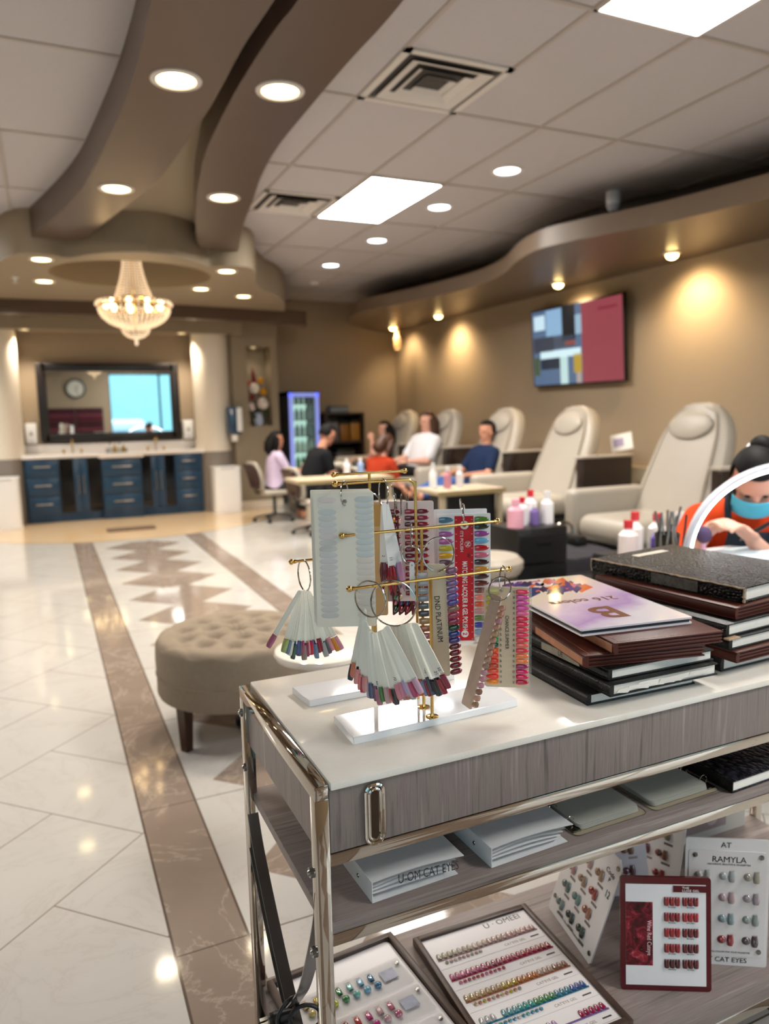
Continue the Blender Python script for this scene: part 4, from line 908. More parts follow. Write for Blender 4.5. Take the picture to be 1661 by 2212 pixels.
def lean_card(name, label, o, right, up, w_, h_, m, t=.003, chamfer=0, group=None):
    th = thing(name, label, 'nail swatches', frame(o, right, up), group)
    a = MB()
    if chamfer: a.prism([(.004, 0), (w_-.004, 0), (w_, .006), (w_, h_-chamfer), (w_-chamfer, h_), (chamfer, h_), (0, h_-chamfer), (0, .006)], -t, 0)
    else: a.rrect(w_/2, h_/2, w_, h_, .006, -t, 0)
    part('card', a, m, th); return th
def cells(th, x0, y0, dx, dy, nx, ny, cols, tags=None, txt=None, s=1.):
    k = 0
    for j in range(ny):
        for i in range(nx):
            x, y = x0+i*dx, y0-j*dy; c = cols[k % len(cols)]
            gem(th, x-.007*s, y, .0125*s, gelly(c), .001); nail(th, 'coffin', x+.005*s, y-.008*s, .0105*s, .0165*s, .0042*s, 0, gelly(c), z=.0006)
            if tags:
                a = MB(); a.box(x, x+.016*s, y-.0165*s, y-.0125*s, .0, .0004); part('colour_tag', a, mat('tag_'+tags[k % len(tags)][1:], tags[k % len(tags)], .5, var=0), th)
            if txt:
                text('RAMYLA', .0042, th, INK, M4.Translation((x+.008*s, y-.0145*s, .0006))); text('Color-%02d' % (k+1), .0038, th, DKP, M4.Translation((x-.008*s, y-.0125*s, .0003)))
                a = MB(); a.tube([V((q[0], q[1], .0004)) for q in rr(x+.002, y-.004, .044, .042, .004, 3)], .00025, 4, True); part('cell_outline', a, mat('pale_grey_print', '#bdb8b6'), th)
            k += 1
GREYC = mat('pearl_white_card', '#e2dfe0', .25, coat=.4, var=.01)
# wine red card
rt = V((.153, -.082, 0)); wn = lean_card('swatch_easel_card', 'wine red framed card headed THE LUXE GEL in front of the grey ones', V((.953, 1.023, ZL)), rt, V((.003, .027, .219)), .174, .225, mat('wine_red_gloss', '#570f1a', .22, coat=.5, var=.03), .006)
a = MB(); a.box(.010, .164, .011, .211, 0, .0008); part('white_sheet', a, mat('bright_white_sheet', '#ececf0', .3, var=0), wn)
def wine_mat():
    m = mat('wine_photo_print', '#500c18', .2, coat=.5, var=0); t = NT(m); c = t.coord(); n = t.noise(c, 45, 5, .65, 1.2); v = t.voro(c, 110)
    col = t.ramp(n, [(.3, lin('#16060a')), (.5, lin('#5c0f20')), (.62, lin('#a0283c')), (.75, lin('#d98a92'))])
    t.l.new(t.mix(t.ramp(v, [(0., (.5, .5, .5, 1)), (.12, (0, 0, 0, 1))]), col, lin('#e08a94')), t.p.inputs['Base Color']); return m
a = MB(); a.box(.010, .062, .050, .176, .0008, .0011); part('photo_panel', a, wine_mat(), wn)
text('Wine Red Cateye', .012, wn, mat('pale_pink_print', '#e7c7cb', .5, var=0), M4.Translation((.055, .105, .0014)) @ M4.Rotation(R(-90), 4, 'Z'), sx=.8)
a = MB(); a.box(.101, .164, .197, .2095, .0008, .0022); part('header_strip', a, mat('wine_red_gloss', '#570f1a'), wn)
text('THE', .0062, wn, WT, M4.Translation((.118, .2055, .0024)), 'LEFT', sx=1.2); text('LUXE GEL', .0062, wn, WT, M4.Translation((.118, .2, .0024)), 'LEFT', sx=1.2)
wc = ['#8a0d16', '#7a0c16', '#84101c', '#a01220', '#960f1c', '#6a0a14', '#8e1a1e', '#5c0810', '#4a0a10', '#5a0a12']
for k in range(5):
    for g_ in range(2):
        cx, y = (.099, .134)[g_], .179-k*.0308
        for q in range(3): nail(wn, 'square', cx-.0105+q*.0105, y-.0085, .0104, .0165, .004, 0, mat('winegel_'+wc[k*2+g_][1:], wc[k*2+g_], .12, coat=.8, var=.4, vs=.8), z=.0009)
        text('%02d-color' % (k*2+g_+1), .0042, wn, DKP, M4.Translation((cx, y-.0125, .0011)))
a = MB(); a.box(.07, .1, .0, .14, -.008, -.006); part('easel_leg', a, mat('wine_red_gloss', '#570f1a'), wn)
# RAMYLA card
rt = V((.137, -.084, 0)); ra = lean_card('swatch_easel_card', 'pearl card headed RAMYLA with handwritten AT at right', V((1.118, 1.024, ZL)), rt, V((-.002, .012, .27)), .163, .272, GREYC, .004)
a = MB(); a.rrect(.0815, .134, .15, .225, .006, .0, .0012); part('clear_plate', a, mat('pale_plate', '#dedada', .15, coat=.5, var=.01), ra)
def vcard_text(s, x, y, size, par, sx=1., m=INK): return text(s, size, par, m, M4.Translation((x, y, .0016)), sx=sx)
text('AT', .016, ra, INK, M4.Translation((.078, .258, .0006))); vcard_text('RAMYLA', .084, .228, .0175, ra); vcard_text('DECORATE BEAUTIFUL FINGERTIPS', .084, .218, .0048, ra, 1.1)
vcard_text('BEAUTIFUL COLORS FOR YOUR FINGERTIPS', .084, .03, .0046, ra); text('AT CAT EYES', .0145, ra, INK, M4.Translation((.082, .012, .0006)))
rmc = ['#b4b6b4', '#b0b4b6', '#a8a294', '#cbb4ae', '#b89ca0', '#a89aa2', '#9ab0b6', '#8a9ea4', '#9aa6a0', '#b08a70', '#9a2a34', '#5a4a50']
rmt = ['#b3acb0', '#b3a888', '#a89f94', '#b08a98', '#b0848a', '#8f6a78', '#8a9aa4', '#80868e', '#6f9a84', '#8a5a40', '#8f1020', '#3a3650']
cells(ra, .036, .193, .0475, .0455, 3, 4, rmc, rmt, True, s=1.4)
for x, y in ((.018, .236), (.146, .236), (.146, .034)):
    a = MB(); a.lathe([(.0052, .0012), (.005, .003), (0, .004)], (x, y, 0), 12); part('screw', a, STEEL, ra)
a = MB(); a.box(.06, .1, 0, .16, -.012, -.01); part('easel_leg', a, GREYC, ra)
# Code P card facing left
c3d = lean_card('swatch_easel_card', 'pearl card with handwritten Code P and 12, turned to face left', V((.976, 1.287, ZL)), V((-.036, -.187, 0)), V((.072, -.02, .211)), .19, .224, GREYC, .0035, chamfer=.016)
cells(c3d, .040, .165, .046, .043, 3, 4, ['#a08c74', '#c49a92', '#b08a6a', '#c08a88', '#b0907a', '#a83a34', '#6a7c7a', '#7a9a98', '#b07058', '#8a9a98', '#3a4a46', '#3f4a48'], ['#7a6a68', '#8a7a78', '#7c6c6a'], s=1.35)
text('Code', .015, c3d, INK, M4.Translation((.160, .186, .0008)) @ M4.Rotation(R(-6), 4, 'Z'), shear=.15); text('P', .014, c3d, INK, M4.Translation((.164, .172, .0008)))
text('RAMYLA', .013, c3d, INK, M4.Translation((.095, .206, .0008))); text('12', .021, c3d, DKP, M4.Translation((.172, .145, .0008)), sx=.8)
text('BEAUTIFUL COLORS FOR YOUR FINGERTIPS', .006, c3d, DKP, M4.Translation((.095, .014, .0008)))
for x, y in ((.012, .036), (.178, .018), (.178, .206), (.012, .206)):
    a = MB(); a.lathe([(.0052, .0), (.005, .002), (0, .003)], (x, y, 0), 12); part('screw', a, STEEL, c3d)
a = MB(); a.box(.08, .11, 0, .12, -.03, -.028); part('easel_leg', a, CLEAR, c3d)
# Code Y card and the others behind
cy2 = lean_card('swatch_easel_card', 'lilac white card with handwritten Code Y standing behind the others', V((1.035, 1.275, ZL)), V((.19, -.05, 0)), V((.02, .045, .20)), .195, .21, mat('lilac_white_card', '#cfccd6', .3, coat=.3, var=.02), .003)
cells(cy2, .045, .15, .052, .048, 3, 3, ['#c0a0a0', '#b8a090', '#c89a9c', '#a8906a', '#988070', '#8a6a4a', '#90707a', '#7a3a4a', '#6a3040'], ['#8f8486', '#948a88'], s=1.4)
text('Code', .016, cy2, INK, M4.Translation((.160, .182, .0008)), shear=.15); text('Y', .016, cy2, INK, M4.Translation((.158, .166, .0008)))
c5 = lean_card('swatch_easel_card', 'ivory card edge with red and olive gels behind the lilac one', V((1.225, 1.30, ZL)), V((.06, -.16, 0)), V((.05, .04, .20)), .12, .21, CARDW, .003)
cells(c5, .03, .17, .044, .046, 2, 4, ['#a08a70', '#8a1a20', '#8f8f78', '#7a7a68', '#6a2a30', '#7c4a3a'], ['#8f8486', '#6a6462'], s=1.35)
c6 = lean_card('photo_display_panel', 'large translucent panel with a faint photo at the back of the bottom shelf', V((1.29, 1.335, ZL)), V((1, -.02, 0)), V((0, .02, 1)), .37, .30, mat('misty_panel', '#b9b6b2', .3, trans=.2, var=.04), .003)
a = MB(); a.box(.06, .30, .02, .27, 0, .0006); part('photo_print', a, mat('mauve_photo_print', '#8f8082', .3, var=.35, vs=9), c6)
for k in range(7):
    a = MB(); a.lathe([(.02, 0), (.012, .0006), (0, .0006)], (.1+.03*k, .05+.025*((k*2) % 5), .0006), 16); part('printed_petal', a, mat('faded_petal_print', '#b0a2a0', .4, var=.2, vs=40), c6)

# ---------------------------------------------------------------- vanity and back wall
NAVY = mat('navy_blue_lacquer', '#1b3c58', .3, spec=.5, var=.06, vs=4)
BGL = mat('black_glass', '#07080a', .08, spec=.6, var=0)
NICK = mat('satin_nickel', '#b9aca0', .3, 1., var=0)
VY = 10.65
def drawers(name, label, x0, x1, y, h0, h1):
    t = thing(name, label, 'cabinet', (x0, y, 0), 'navy vanity cabinets'); w_ = x1-x0
    a = MB(); a.box(0, w_, .02, 11.14-y, .0, h1, .003); part('body', a, NAVY, t)
    n = 3; dz = (h1-h0)/n
    for k in range(n):
        a = MB(); a.box(.015, w_-.015, 0, .02, h0+dz*k+.012, h0+dz*(k+1)-.012, .004); d = part('drawer', a, NAVY, t)
        a = MB(); a.box(w_*.25, w_*.75, -.03, -.02, h0+dz*(k+.55), h0+dz*(k+.55)+.014, .003)
        for sx in (.3, .7): a.box(w_*sx-.006, w_*sx+.006, -.022, .0, h0+dz*(k+.55)+.002, h0+dz*(k+.55)+.012)
        part('handle', a, NICK, d)
    return t
drawers('drawer_cabinet', 'navy drawer cabinet at the left end of the vanity', -.27, .14, VY, .1, .84)
drawers('drawer_cabinet', 'navy drawer cabinet standing forward in the middle of the vanity', .66, 1.17, VY-.07, .1, .80)
drawers('drawer_cabinet', 'navy drawer cabinet at the right end of the vanity', 1.62, 2.0, VY, .1, .84)
for x0, x1, lb in ((.14, .66, 'navy cabinet with black glass doors, left of the middle drawers'), (1.17, 1.62, 'navy cabinet with black glass doors, right of the middle drawers')):
    t = thing('sink_cabinet', lb, 'cabinet', (x0, VY, 0), 'navy vanity cabinets'); w_ = x1-x0
    a = MB(); a.box(0, w_, .02, .49, 0, .84, .003); part('body', a, NAVY, t)
    for s in (0, 1):
        q0, q1 = (.006, w_/2-.003) if s == 0 else (w_/2+.003, w_-.006)
        a = MB(); a.box(q0, q1, 0, .02, .11, .83, .003); d = part('door', a, NAVY, t)
        a = MB(); a.box(q0 if s == 0 else q0+.085, q1-.085 if s == 0 else q1, -.004, .001, .12, .825); part('glass_panel', a, BGL, d)
        hx_ = q1-.03 if s == 0 else q0+.03
        a = MB(); a.cyl((hx_, -.025, .36), (hx_, -.025, .62), .006); a.cyl((hx_, -.025, .4), (hx_, 0, .4), .004); a.cyl((hx_, -.025, .58), (hx_, 0, .58), .004); part('handle', a, NICK, d)
ct = thing('countertop', 'continuous white stone countertop on the navy cabinets', 'countertop', (-.28, VY, .84))
WST = mat('white_quartz', '#efe9e4', .2, var=.02)
a = MB(); a.box(-.02, 2.32, -.02, .5, 0, .045, .004); a.box(.91, 1.48, -.1, .0, -.02, .045, .004); part('slab', a, WST, ct)
a = MB(); a.box(-.02, 2.32, .47, .5, .045, .17, .003); part('backsplash', a, WST, ct)
# mirror
mr = thing('wall_mirror', 'large wall mirror in a dark espresso frame above the vanity', 'mirror', (.88, 11.12, 1.57))
a = MB()
for sx in (-1, 1): a.box(sx*.87-.06, sx*.87+.06, -.05, .02, -.53, .53, .012)
for sz in (-1, 1): a.box(-.87, .87, -.05, .02, sz*.475-.055, sz*.475+.055, .012)
part('frame', a, mat('espresso_frame', '#150d0b', .35, var=.1), mr)
a = MB(); a.box(-.82, .82, -.008, 0, -.43, .43); part('glass', a, mat('mirror_silver', '#e8eeee', .015, 1., var=0), mr)
for x, lb in ((-.16, 'white wall dispenser left of the vanity mirror'), (1.9, 'white wall dispenser right of the vanity mirror')):
    t = thing('soap_dispenser', lb, 'dispenser', (x, 11.05, 1.03), 'white wall dispensers')
    a = MB(); a.box(-.07, .07, -.05, .1, 0, .27, .012); part('body', a, WHITE, t)
    a = MB(); a.box(-.018, .018, -.056, -.05, .11, .16, .003); part('sight_window', a, mat('grey_window', '#9a9a9c', .3), t)
    a = MB(); a.box(-.03, .03, -.06, -.045, .02, .05, .004); part('push_bar', a, mat('pale_grey_plastic', '#c9c9cb', .4), t)
for x, lb in ((.33, 'gold three piece basin tap at the left basin'), (1.42, 'gold three piece basin tap at the right basin')):
    t = thing('basin_tap', lb, 'tap', (x, 10.95, .885), 'gold basin taps')
    a = MB(); a.tube(crv([(0, 0, 0), (0, 0, .14), (0, -.04, .19), (0, -.11, .17), (0, -.12, .14)], 5), .011, 10); part('spout', a, GOLD, t)
    for s in (-.11, .11):
        a = MB(); a.cyl((s, 0, 0), (s, 0, .05), .014); a.box(s-.03, s+.03, -.006, .006, .045, .055, .003); part('tap_handle', a, GOLD, t)
tr = thing('vanity_tray', 'dark wire tray in the middle of the white countertop', 'tray', (.88, 10.78, .886))
a = MB(); a.rrect(0, 0, .27, .16, .03, 0, .006); part('base', a, BLACK, tr)
a = MB(); a.tube([V((x, y, .05)) for x, y in rr(0, 0, .27, .16, .03)], .004, 8, True)
for x, y in rr(0, 0, .27, .16, .03)[::3]: a.cyl((x, y, 0), (x, y, .05), .0025)
part('rim', a, BLACK, tr)
for k, (dx, c, h_) in enumerate(((-.08, '#d8d8d8', .13), (-.02, '#c9a640', .1), (.04, '#e8e4d8', .12), (.09, '#b89838', .09))):
    lb = ['clear bottle at the left end of the vanity tray', 'short amber bottle left of centre on the vanity tray', 'cream bottle right of centre on the vanity tray', 'short amber bottle at the right end of the vanity tray'][k]
    t = thing('bottle', lb, 'bottle', (.88+dx, 10.78, .892), 'bottles on the vanity tray')
    a = MB(); a.lathe([(0, 0), (.022, 0), (.024, h_*.6), (.01, h_*.75), (.01, h_*.85)], n=16); part('body', a, mat('bottle_'+c[1:], c, .15), t)
    a = MB(); a.lathe([(.012, h_*.85), (.012, h_), (0, h_)], n=12); part('cap', a, BLACK, t)
for cx, yy, lb in ((2.29, 10.5, 'white waste bin by the right column'), (-.52, 10.4, 'white waste bin by the left column')):
    t = thing('waste_bin', lb, 'bin', (cx, yy, 0), 'white waste bins')
    a = MB(); a.rrect(0, 0, .38, .32, .05, 0, .6); part('body', a, WHITE, t)
    a = MB(); a.rrect(0, 0, .385, .325, .05, .6, .64); part('lid', a, WHITE, t); a = MB(); a.box(-.1, .1, -.166, -.16, .61, .63); part('flap', a, mat('pale_grey_plastic', '#c9c9cb'), t)
t = thing('paper_towel_dispenser', 'smoky blue and white paper towel dispenser on the side of the right column', 'dispenser', (2.46, 10.47, 1.08))
a = MB(); a.box(-.1, .1, 0, .2, 0, .4, .04, 3); part('cover', a, mat('smoky_blue_plastic', '#2c4460', .15, coat=.5), t)
a = MB(); a.box(.02, .104, -.012, .06, .04, .38, .02); part('front_panel', a, WHITE, t)
a = MB(); a.box(-.05, .03, .03, .07, -.09, .0); part('paper_sheet', a, PAPER, t)
t = thing('floor_mat', 'dark brown floor mat before the vanity', 'mat', (.88, 9.45, 0)); a = MB(); a.rrect(0, 0, .56, .28, .02, 0.0005, .012); part('pile', a, mat('brown_mat', '#5d4a3c', .9), t)
# niche arrangement
t = thing('flower_arrangement', 'arrangement of white, yellow and red flowers in a pale blue vase in the niche', 'flowers', (2.9, 10.86, nz0))
a = MB(); a.lathe([(0, 0), (.05, 0), (.075, .06), (.07, .13), (.045, .17), (.05, .19)], n=24); part('vase', a, mat('pale_blue_porcelain', '#b9c4dd', .15), t)
for x, z_, r_, c in ((-.05, .55, .075, '#e9dfd0'), (.07, .33, .085, '#efe4da'), (-.1, .28, .06, '#e6d3cf'), (.05, .66, .045, '#d89a1c'), (.085, .5, .05, '#dc9a14'), (-.12, .62, .035, '#b03a2a'), (-.09, .42, .04, '#7c1820')):
    a = MB()
    for q in range(9): a.sph((x+r_*.45*cos(q*.8), -.02+r_*.3*sin(q*1.7), z_+r_*.45*sin(q*.8)), r_*.6, (1, .7, 1), 10, 6)
    part('flower', a, mat('petal_'+c[1:], c, .7), t)
    a = MB(); a.tube(crv([(0, 0, .18), (x*.5, 0, .18+(z_-.18)*.5), (x, 0, z_)], 4), .005, 6); part('stem', a, mat('leaf_green', '#2e3a1f', .6), t)
a = MB(); a.tube(crv([(-.02, 0, .5), (-.05, 0, .72), (-.07, 0, .86)], 5), .03, 10, rad=[.03, .032, .034, .034, .03, .028, .024, .02, .014, .008, .003]); part('red_spire', a, mat('petal_7c1820', '#7c1820'), t)
a = MB()
for q in range(10): a.sph((.12*cos(q*2.1), -.03, .2+.08*sin(q*1.3)), .035, (1.3, .6, .8), 8, 6)
part('foliage', a, mat('leaf_green', '#2e3a1f'), t)
# drinks fridge
fx, fy = 3.30, 10.6
fr = thing('drinks_fridge', 'tall glass door drinks fridge with blue lit edges', 'fridge', (fx, fy, 0))
a = MB(); a.box(0, .46, .03, .55, 0, .08); a.box(0, .03, .03, .55, .08, 1.68); a.box(.43, .46, .03, .55, .08, 1.68); a.box(0, .46, .5, .55, .08, 1.68); a.box(0, .46, .03, .55, 1.62, 1.68); part('cabinet', a, mat('dark_grey_steel', '#3a3d44', .4), fr)
a = MB()
for x in (.0, .405): a.box(x, x+.055, 0, .03, .08, 1.66)
a.box(.0, .46, 0, .03, 1.6, 1.66); part('light_frame', a, mat('blue_led_strip', '#8f9ae8', emit=.32, ec='#8f9cf0'), fr)
a = MB(); a.box(.055, .405, .01, .016, .09, 1.6); part('door_glass', a, mat('fridge_glass', '#eefff8', .02, trans=.9, alpha=.25, ior=1.0, var=0), fr)
a = MB(); a.box(.04, .42, .49, .5, .1, 1.6); part('lit_back', a, mat('fridge_light_panel', '#cfeee0', emit=.55, ec='#bfe8d8'), fr)
for k in range(6):
    a = MB(); a.box(.035, .425, .06, .49, .3+.24*k-.008, .3+.24*k); part('shelf', a, STEEL, fr)
proto = {}
fc = ['#c84a30', '#2f9a4a', '#bfe0c8', '#8fb0a8', '#a8c8bc', '#5f7a70']
fn_ = ['orange bottle on the lowest lit fridge shelf', 'green bottle on the second fridge shelf', 'pale bottle on the third fridge shelf', 'grey green bottle on the fourth fridge shelf', 'pale green bottle on the fifth fridge shelf', 'dark bottle on the top fridge shelf']
for k in range(6):
    for i in range(5):
        if i == 0:
            t = thing('drink_bottle', fn_[k], 'bottle', (fx+.08, fy+.15, .3015+.24*k), 'bottles on fridge shelf %s' % ['one', 'two', 'three', 'four', 'five', 'six'][k]); proto[k] = t
            a = MB(); a.lathe([(0, 0), (.03, 0), (.031, .12), (.013, .165), (.013, .185), (0, .186)], n=14); part('body', a, mat('drink_'+fc[k][1:], fc[k], .2), t)
        else:
            c = copy_tree(proto[k]); c.location.x = fx+.08+.075*i
# dark coffee station next to the fridge
cs_ = thing('coffee_station', 'dark brown shelf unit with machines right of the drinks fridge', 'cabinet', (3.85, 10.6, 0))
CBR = mat('dark_station_wood', '#3b2d25', .5, var=.15)
a = MB(); a.box(0, .03, 0, .5, 0, 1.36); a.box(.61, .64, 0, .5, 0, 1.36); a.box(0, .64, .47, .5, 0, 1.36); part('frame', a, CBR, cs_)
for z_ in (.02, .5, .9, 1.33):
    a = MB(); a.box(.03, .61, .02, .47, z_, z_+.03); part('shelf', a, CBR, cs_)
for x, z_, w_, h_, c, nm, lb in ((.04, .93, .2, .34, '#6b6a6e', 'coffee_machine', 'grey coffee machine on the dark station shelf'), (.27, .93, .14, .3, '#8a5a26', 'canister', 'amber canister left on the dark station shelf'), (.44, .93, .15, .32, '#a0702c', 'canister', 'amber canister right on the dark station shelf'), (.12, 1.361, .3, .1, '#7f8894', 'storage_box', 'grey box on top of the dark station'), (.2, .53, .3, .28, '#4a4440', 'storage_box', 'dark box on the middle station shelf')):
    t = thing(nm, lb, nm.replace('_', ' '), (3.85+x, 10.66, z_))
    a = MB(); a.box(0, w_, 0, .25, 0, h_*.85, .02); part('body', a, mat('item_'+c[1:], c, .35), t)
    a = MB(); a.box(.01, w_-.01, -.005, .24, h_*.85, h_, .012); part('lid', a, BLACK, t)

# ---------------------------------------------------------------- front wall things seen in the mirror
t = thing('wall_clock', 'round wall clock on the front wall, seen in the mirror', 'clock', frame((.95, YF+.03, 2.25), (-1, 0, 0), (0, 0, 1)))
a = MB(); a.lathe([(.29, 0), (.3, .03), (.25, .045), (.24, .01)], n=40); part('rim', a, mat('dark_clock_rim', '#4a4846', .4), t)
a = MB(); a.lathe([(.245, .01), (0, .01)], n=40); part('dial', a, mat('pale_dial', '#d5d2c4', .5), t)
for an, L in ((40, .13), (160, .19)):
    a = MB(); a.box(-.008, .008, -.02, L, .014, .018); part('clock_hand', a, BLACK, t, M4.Rotation(R(an), 4, 'Z'))
for q, (x0, z0) in enumerate(((.1, .82), (.9, .82))):
    t = thing('polish_rack', ['wall rack of burgundy polish bottles under the clock, nearer the window', 'wall rack of burgundy polish bottles under the clock, farther from the window'][1-q], 'shelf', (x0, YF+.01, z0))
    a = MB(); a.box(0, .78, 0, .02, 0, .85); part('back', a, mat('rack_back', '#3d2329', .5), t)
    for k in range(6):
        a = MB(); a.box(0, .78, .02, .09, .02+.14*k, .03+.14*k); part('ledge', a, mat('rack_ledge', '#5a3a40', .4), t)
        a = MB()
        for i in range(14): a.box(.02+i*.054, .055+i*.054, .03, .07, .03+.14*k, .1+.14*k, .008, 1)
        o = part('polish_row', a, mat('polish_'+['a', 'b', 'c'][k % 3], ['#7c2438', '#a04458', '#5a2030'][k % 3], .15), t); o['kind'] = 'stuff'

cr = thing('parked_car', 'blue grey car parked outside, seen through the window in the mirror', 'car', (2.9, -11, -.12))
a = MB(); a.box(-2.1, 2.1, -.85, .85, .3, .85, .16, 4); part('car_body', a, mat('blue_car_paint', '#4f86a8', .25, coat=.6), cr)
a = MB(); a.box(-1.2, 1.0, -.75, .75, .8, 1.4, .25, 4); part('cabin', a, mat('car_window_glass', '#a9c4cc', .1), cr)
for sx in (-1.3, 1.3):
    for sy in (-.8, .8): a = MB(); a.cyl((sx, sy-.1, .33), (sx, sy+.1, .33), .33, n=24); part('wheel', a, BLACK, cr)
# ---------------------------------------------------------------- television
tv = thing('television', 'wall mounted television with a pale room and a pink panel on screen', 'television', frame((5.2, 6.5, 2.03), (0, -1, 0), (-.06, 0, 1)))
a = MB(); a.box(-.755, .755, -.43, .43, -.045, 0, .006); part('bezel', a, mat('tv_black', '#101012', .3), tv)
def scr(nm, x0, x1, y0, y1, c, e=.75, z=.0008):
    a = MB(); a.box(x0, x1, y0, y1, 0, z); return part(nm, a, mat('screen_'+c[1:], '#050506', .15, emit=e, ec=c), tv)
scr('screen_panel', .12, .735, -.41, .41, '#96464f', .55); scr('screen_picture', -.735, .12, -.41, .41, '#5a6f8c', .55)
for x0, x1, y0, y1, c in ((-.7, -.5, .2, .36, '#cfe8f6'), (-.48, -.2, .12, .4, '#8fb4d4'), (-.2, .02, .05, .41, '#1d2126'), (-.72, -.35, -.05, .12, '#3f4450'), (-.35, .0, -.02, .1, '#4a5260'), (-.15, .02, .0, .04, '#a0503a'), (-.6, .1, -.12, -.04, '#d8f4fa'), (-.25, -.12, -.41, -.12, '#c4e2e0'), (-.02, .11, -.3, -.1, '#b89a3c'), (-.72, -.62, -.3, -.1, '#4c5a3c'), (-.6, -.25, -.24, -.12, '#2c3440'), (.02, .12, .1, .3, '#9ab8cc'), (.02, .1, -.41, -.3, '#b0a49a')):
    scr('screen_shape', x0, x1, y0, y1, c, .55, .0016)
scr('screen_caption', .38, .66, .3, .33, '#86303e', .55, .0016)
a = MB(); a.box(-.2, .2, -.15, .15, -.12, -.045); part('wall_bracket', a, BLACK, tv)

# ---------------------------------------------------------------- pedicure chairs along the right wall
def ped_chair(y0, label, x0=3.7, proto_=[None]):
    if proto_[0]:
        c = copy_tree(proto_[0]); c.location = (x0, y0, 0); c['label'] = label; return c
    t = thing('pedicure_chair', label, 'pedicure chair', (x0, y0, 0), 'ivory pedicure chairs along the wall'); proto_[0] = t
    a = MB(); a.box(.1, .95, -.34, .34, 0, .36, .03); part('base', a, mat('black_gloss_base', '#121214', .3), t)
    a = MB(); a.box(0, .8, -.29, .29, .36, .56, .085, 5); part('seat', a, LEATHER_W, t)
    a = MB(); a.box(.0, .72, .30, .44, .34, .735, .045, 4); part('armrest', a, LEATHER_W, t)
    # back: tall tapered oval, leaning
    def back(off, k, th):
        def f(u, v):
            # u around outline, v through thickness
            return None
    bm_ = M4.Translation((.66, 0, .46)) @ M4.Rotation(R(22), 4, 'Y')
    def hwid(s): return .42*(1-.3*s)*(1 if s < .6 else sqrt(max(0, 1-((s-.6)/.4)**2.3))) if s < 1 else 0
    a = MB()
    H_ = .99
    def ff(u, v):
        s = u; w_ = hwid(s)*(1 if s > .06 else .85+.15*s/.06); an = (v)*2*pi
        cx_ = cos(an); sy_ = sin(an)
        return (.09*(abs(cx_)**.5)*(1 if cx_ > 0 else -1)*(1 if s < .93 else max(.0, (1-s)/.07)**.4), w_*(abs(sy_)**.6)*(1 if sy_ > 0 else -1), s*H_)
    a.grid(ff, 28, 32); bmesh.ops.remove_doubles(a.b, verts=a.b.verts, dist=.0008); part('backrest', a, LEATHER_W, t, bm_, 60)
    a = MB()
    def f3(u, v):
        s = .04+.9*u; w_ = hwid(s)*.72; return (-.092-.014*sin(v*pi), w_*(2*v-1), s*H_)
    a.grid(f3, 20, 10); part('back_cushion', a, LEATHER_W, t, bm_, 60)
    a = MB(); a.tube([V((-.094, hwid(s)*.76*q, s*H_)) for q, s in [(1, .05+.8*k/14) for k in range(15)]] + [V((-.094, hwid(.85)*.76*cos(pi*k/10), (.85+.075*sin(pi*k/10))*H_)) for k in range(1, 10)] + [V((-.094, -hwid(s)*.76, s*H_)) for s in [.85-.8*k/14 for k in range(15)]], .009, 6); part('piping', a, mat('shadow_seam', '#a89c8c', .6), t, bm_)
    a = MB(); a.sph((-.115, 0, .76), 1, (.035, .2, .115), 24, 14); part('head_pillow', a, LEATHER_W, t, bm_)
    a = MB(); a.box(.62, 1.2, -.5, -.4, .42, .905, .02); part('side_console', a, ESPRESSO, t)
    a = MB(); a.box(.60, 1.22, -.505, -.395, .90, .925, .01); part('console_trim', a, LEATHER_W, t)
    a = MB(); a.box(-.75, -.05, -.36, .36, 0, .33, .06, 4); a.box(-.78, -.02, -.39, .39, .31, .36, .03, 3); part('foot_basin', a, mat('black_gloss_base', '#121214'), t)
    a = MB(); a.box(-.3, -.2, -.1, .1, .38, .46, .02); part('footrest', a, mat('black_gloss_base', '#121214'), t)
    a = MB(); a.tube(crv([(-.1, .2, .36), (-.1, .2, .48), (-.18, .2, .52), (-.24, .2, .48)], 4), .012, 8); part('basin_tap', a, CHROME, t)
    return t
for y0, x0, lb in ((4.2, 3.62, 'empty ivory pedicure chair nearest, behind the person in orange'), (5.79, 3.72, 'empty ivory pedicure chair below the television'), (7.02, 3.74, 'ivory pedicure chair with the person in a navy shirt'),
               (8.36, 3.76, 'ivory pedicure chair with the person in a white shirt'), (9.64, 3.78, 'ivory pedicure chair in the far corner behind the dark haired person')):
    ped_chair(y0, lb, x0)
t = thing('wall_ledge', 'long low taupe ledge along the right wall behind the pedicure chairs', 'ledge', (5.15, 6.9, 0)); a = MB(); a.box(0, .17, -4.2, 4.2, 0, .78, .01); part('body', a, SOFF, t)
t = thing('cup', 'small white cup on the ledge behind the navy shirt chair', 'cup', (5.2, 6.42, .781)); a = MB(); a.lathe([(0, 0), (.05, 0), (.07, .1), (.065, .2), (.06, .2), (.06, .02), (0, .02)], n=18); part('body', a, WHITE, t)
t = thing('magazine', 'open white magazine tucked beside the chair below the television', 'magazine', frame((4.95, 5.46, .95), (.5, -.8, .2), (.1, .25, .95))); a = MB(); a.box(-.1, .1, 0, .16, -.004, .004); part('pages', a, PAPER, t); a = MB(); a.box(-.08, .02, .04, .12, .004, .0045); part('picture_print', a, mat('lilac_print', '#a79ab8', .6), t)
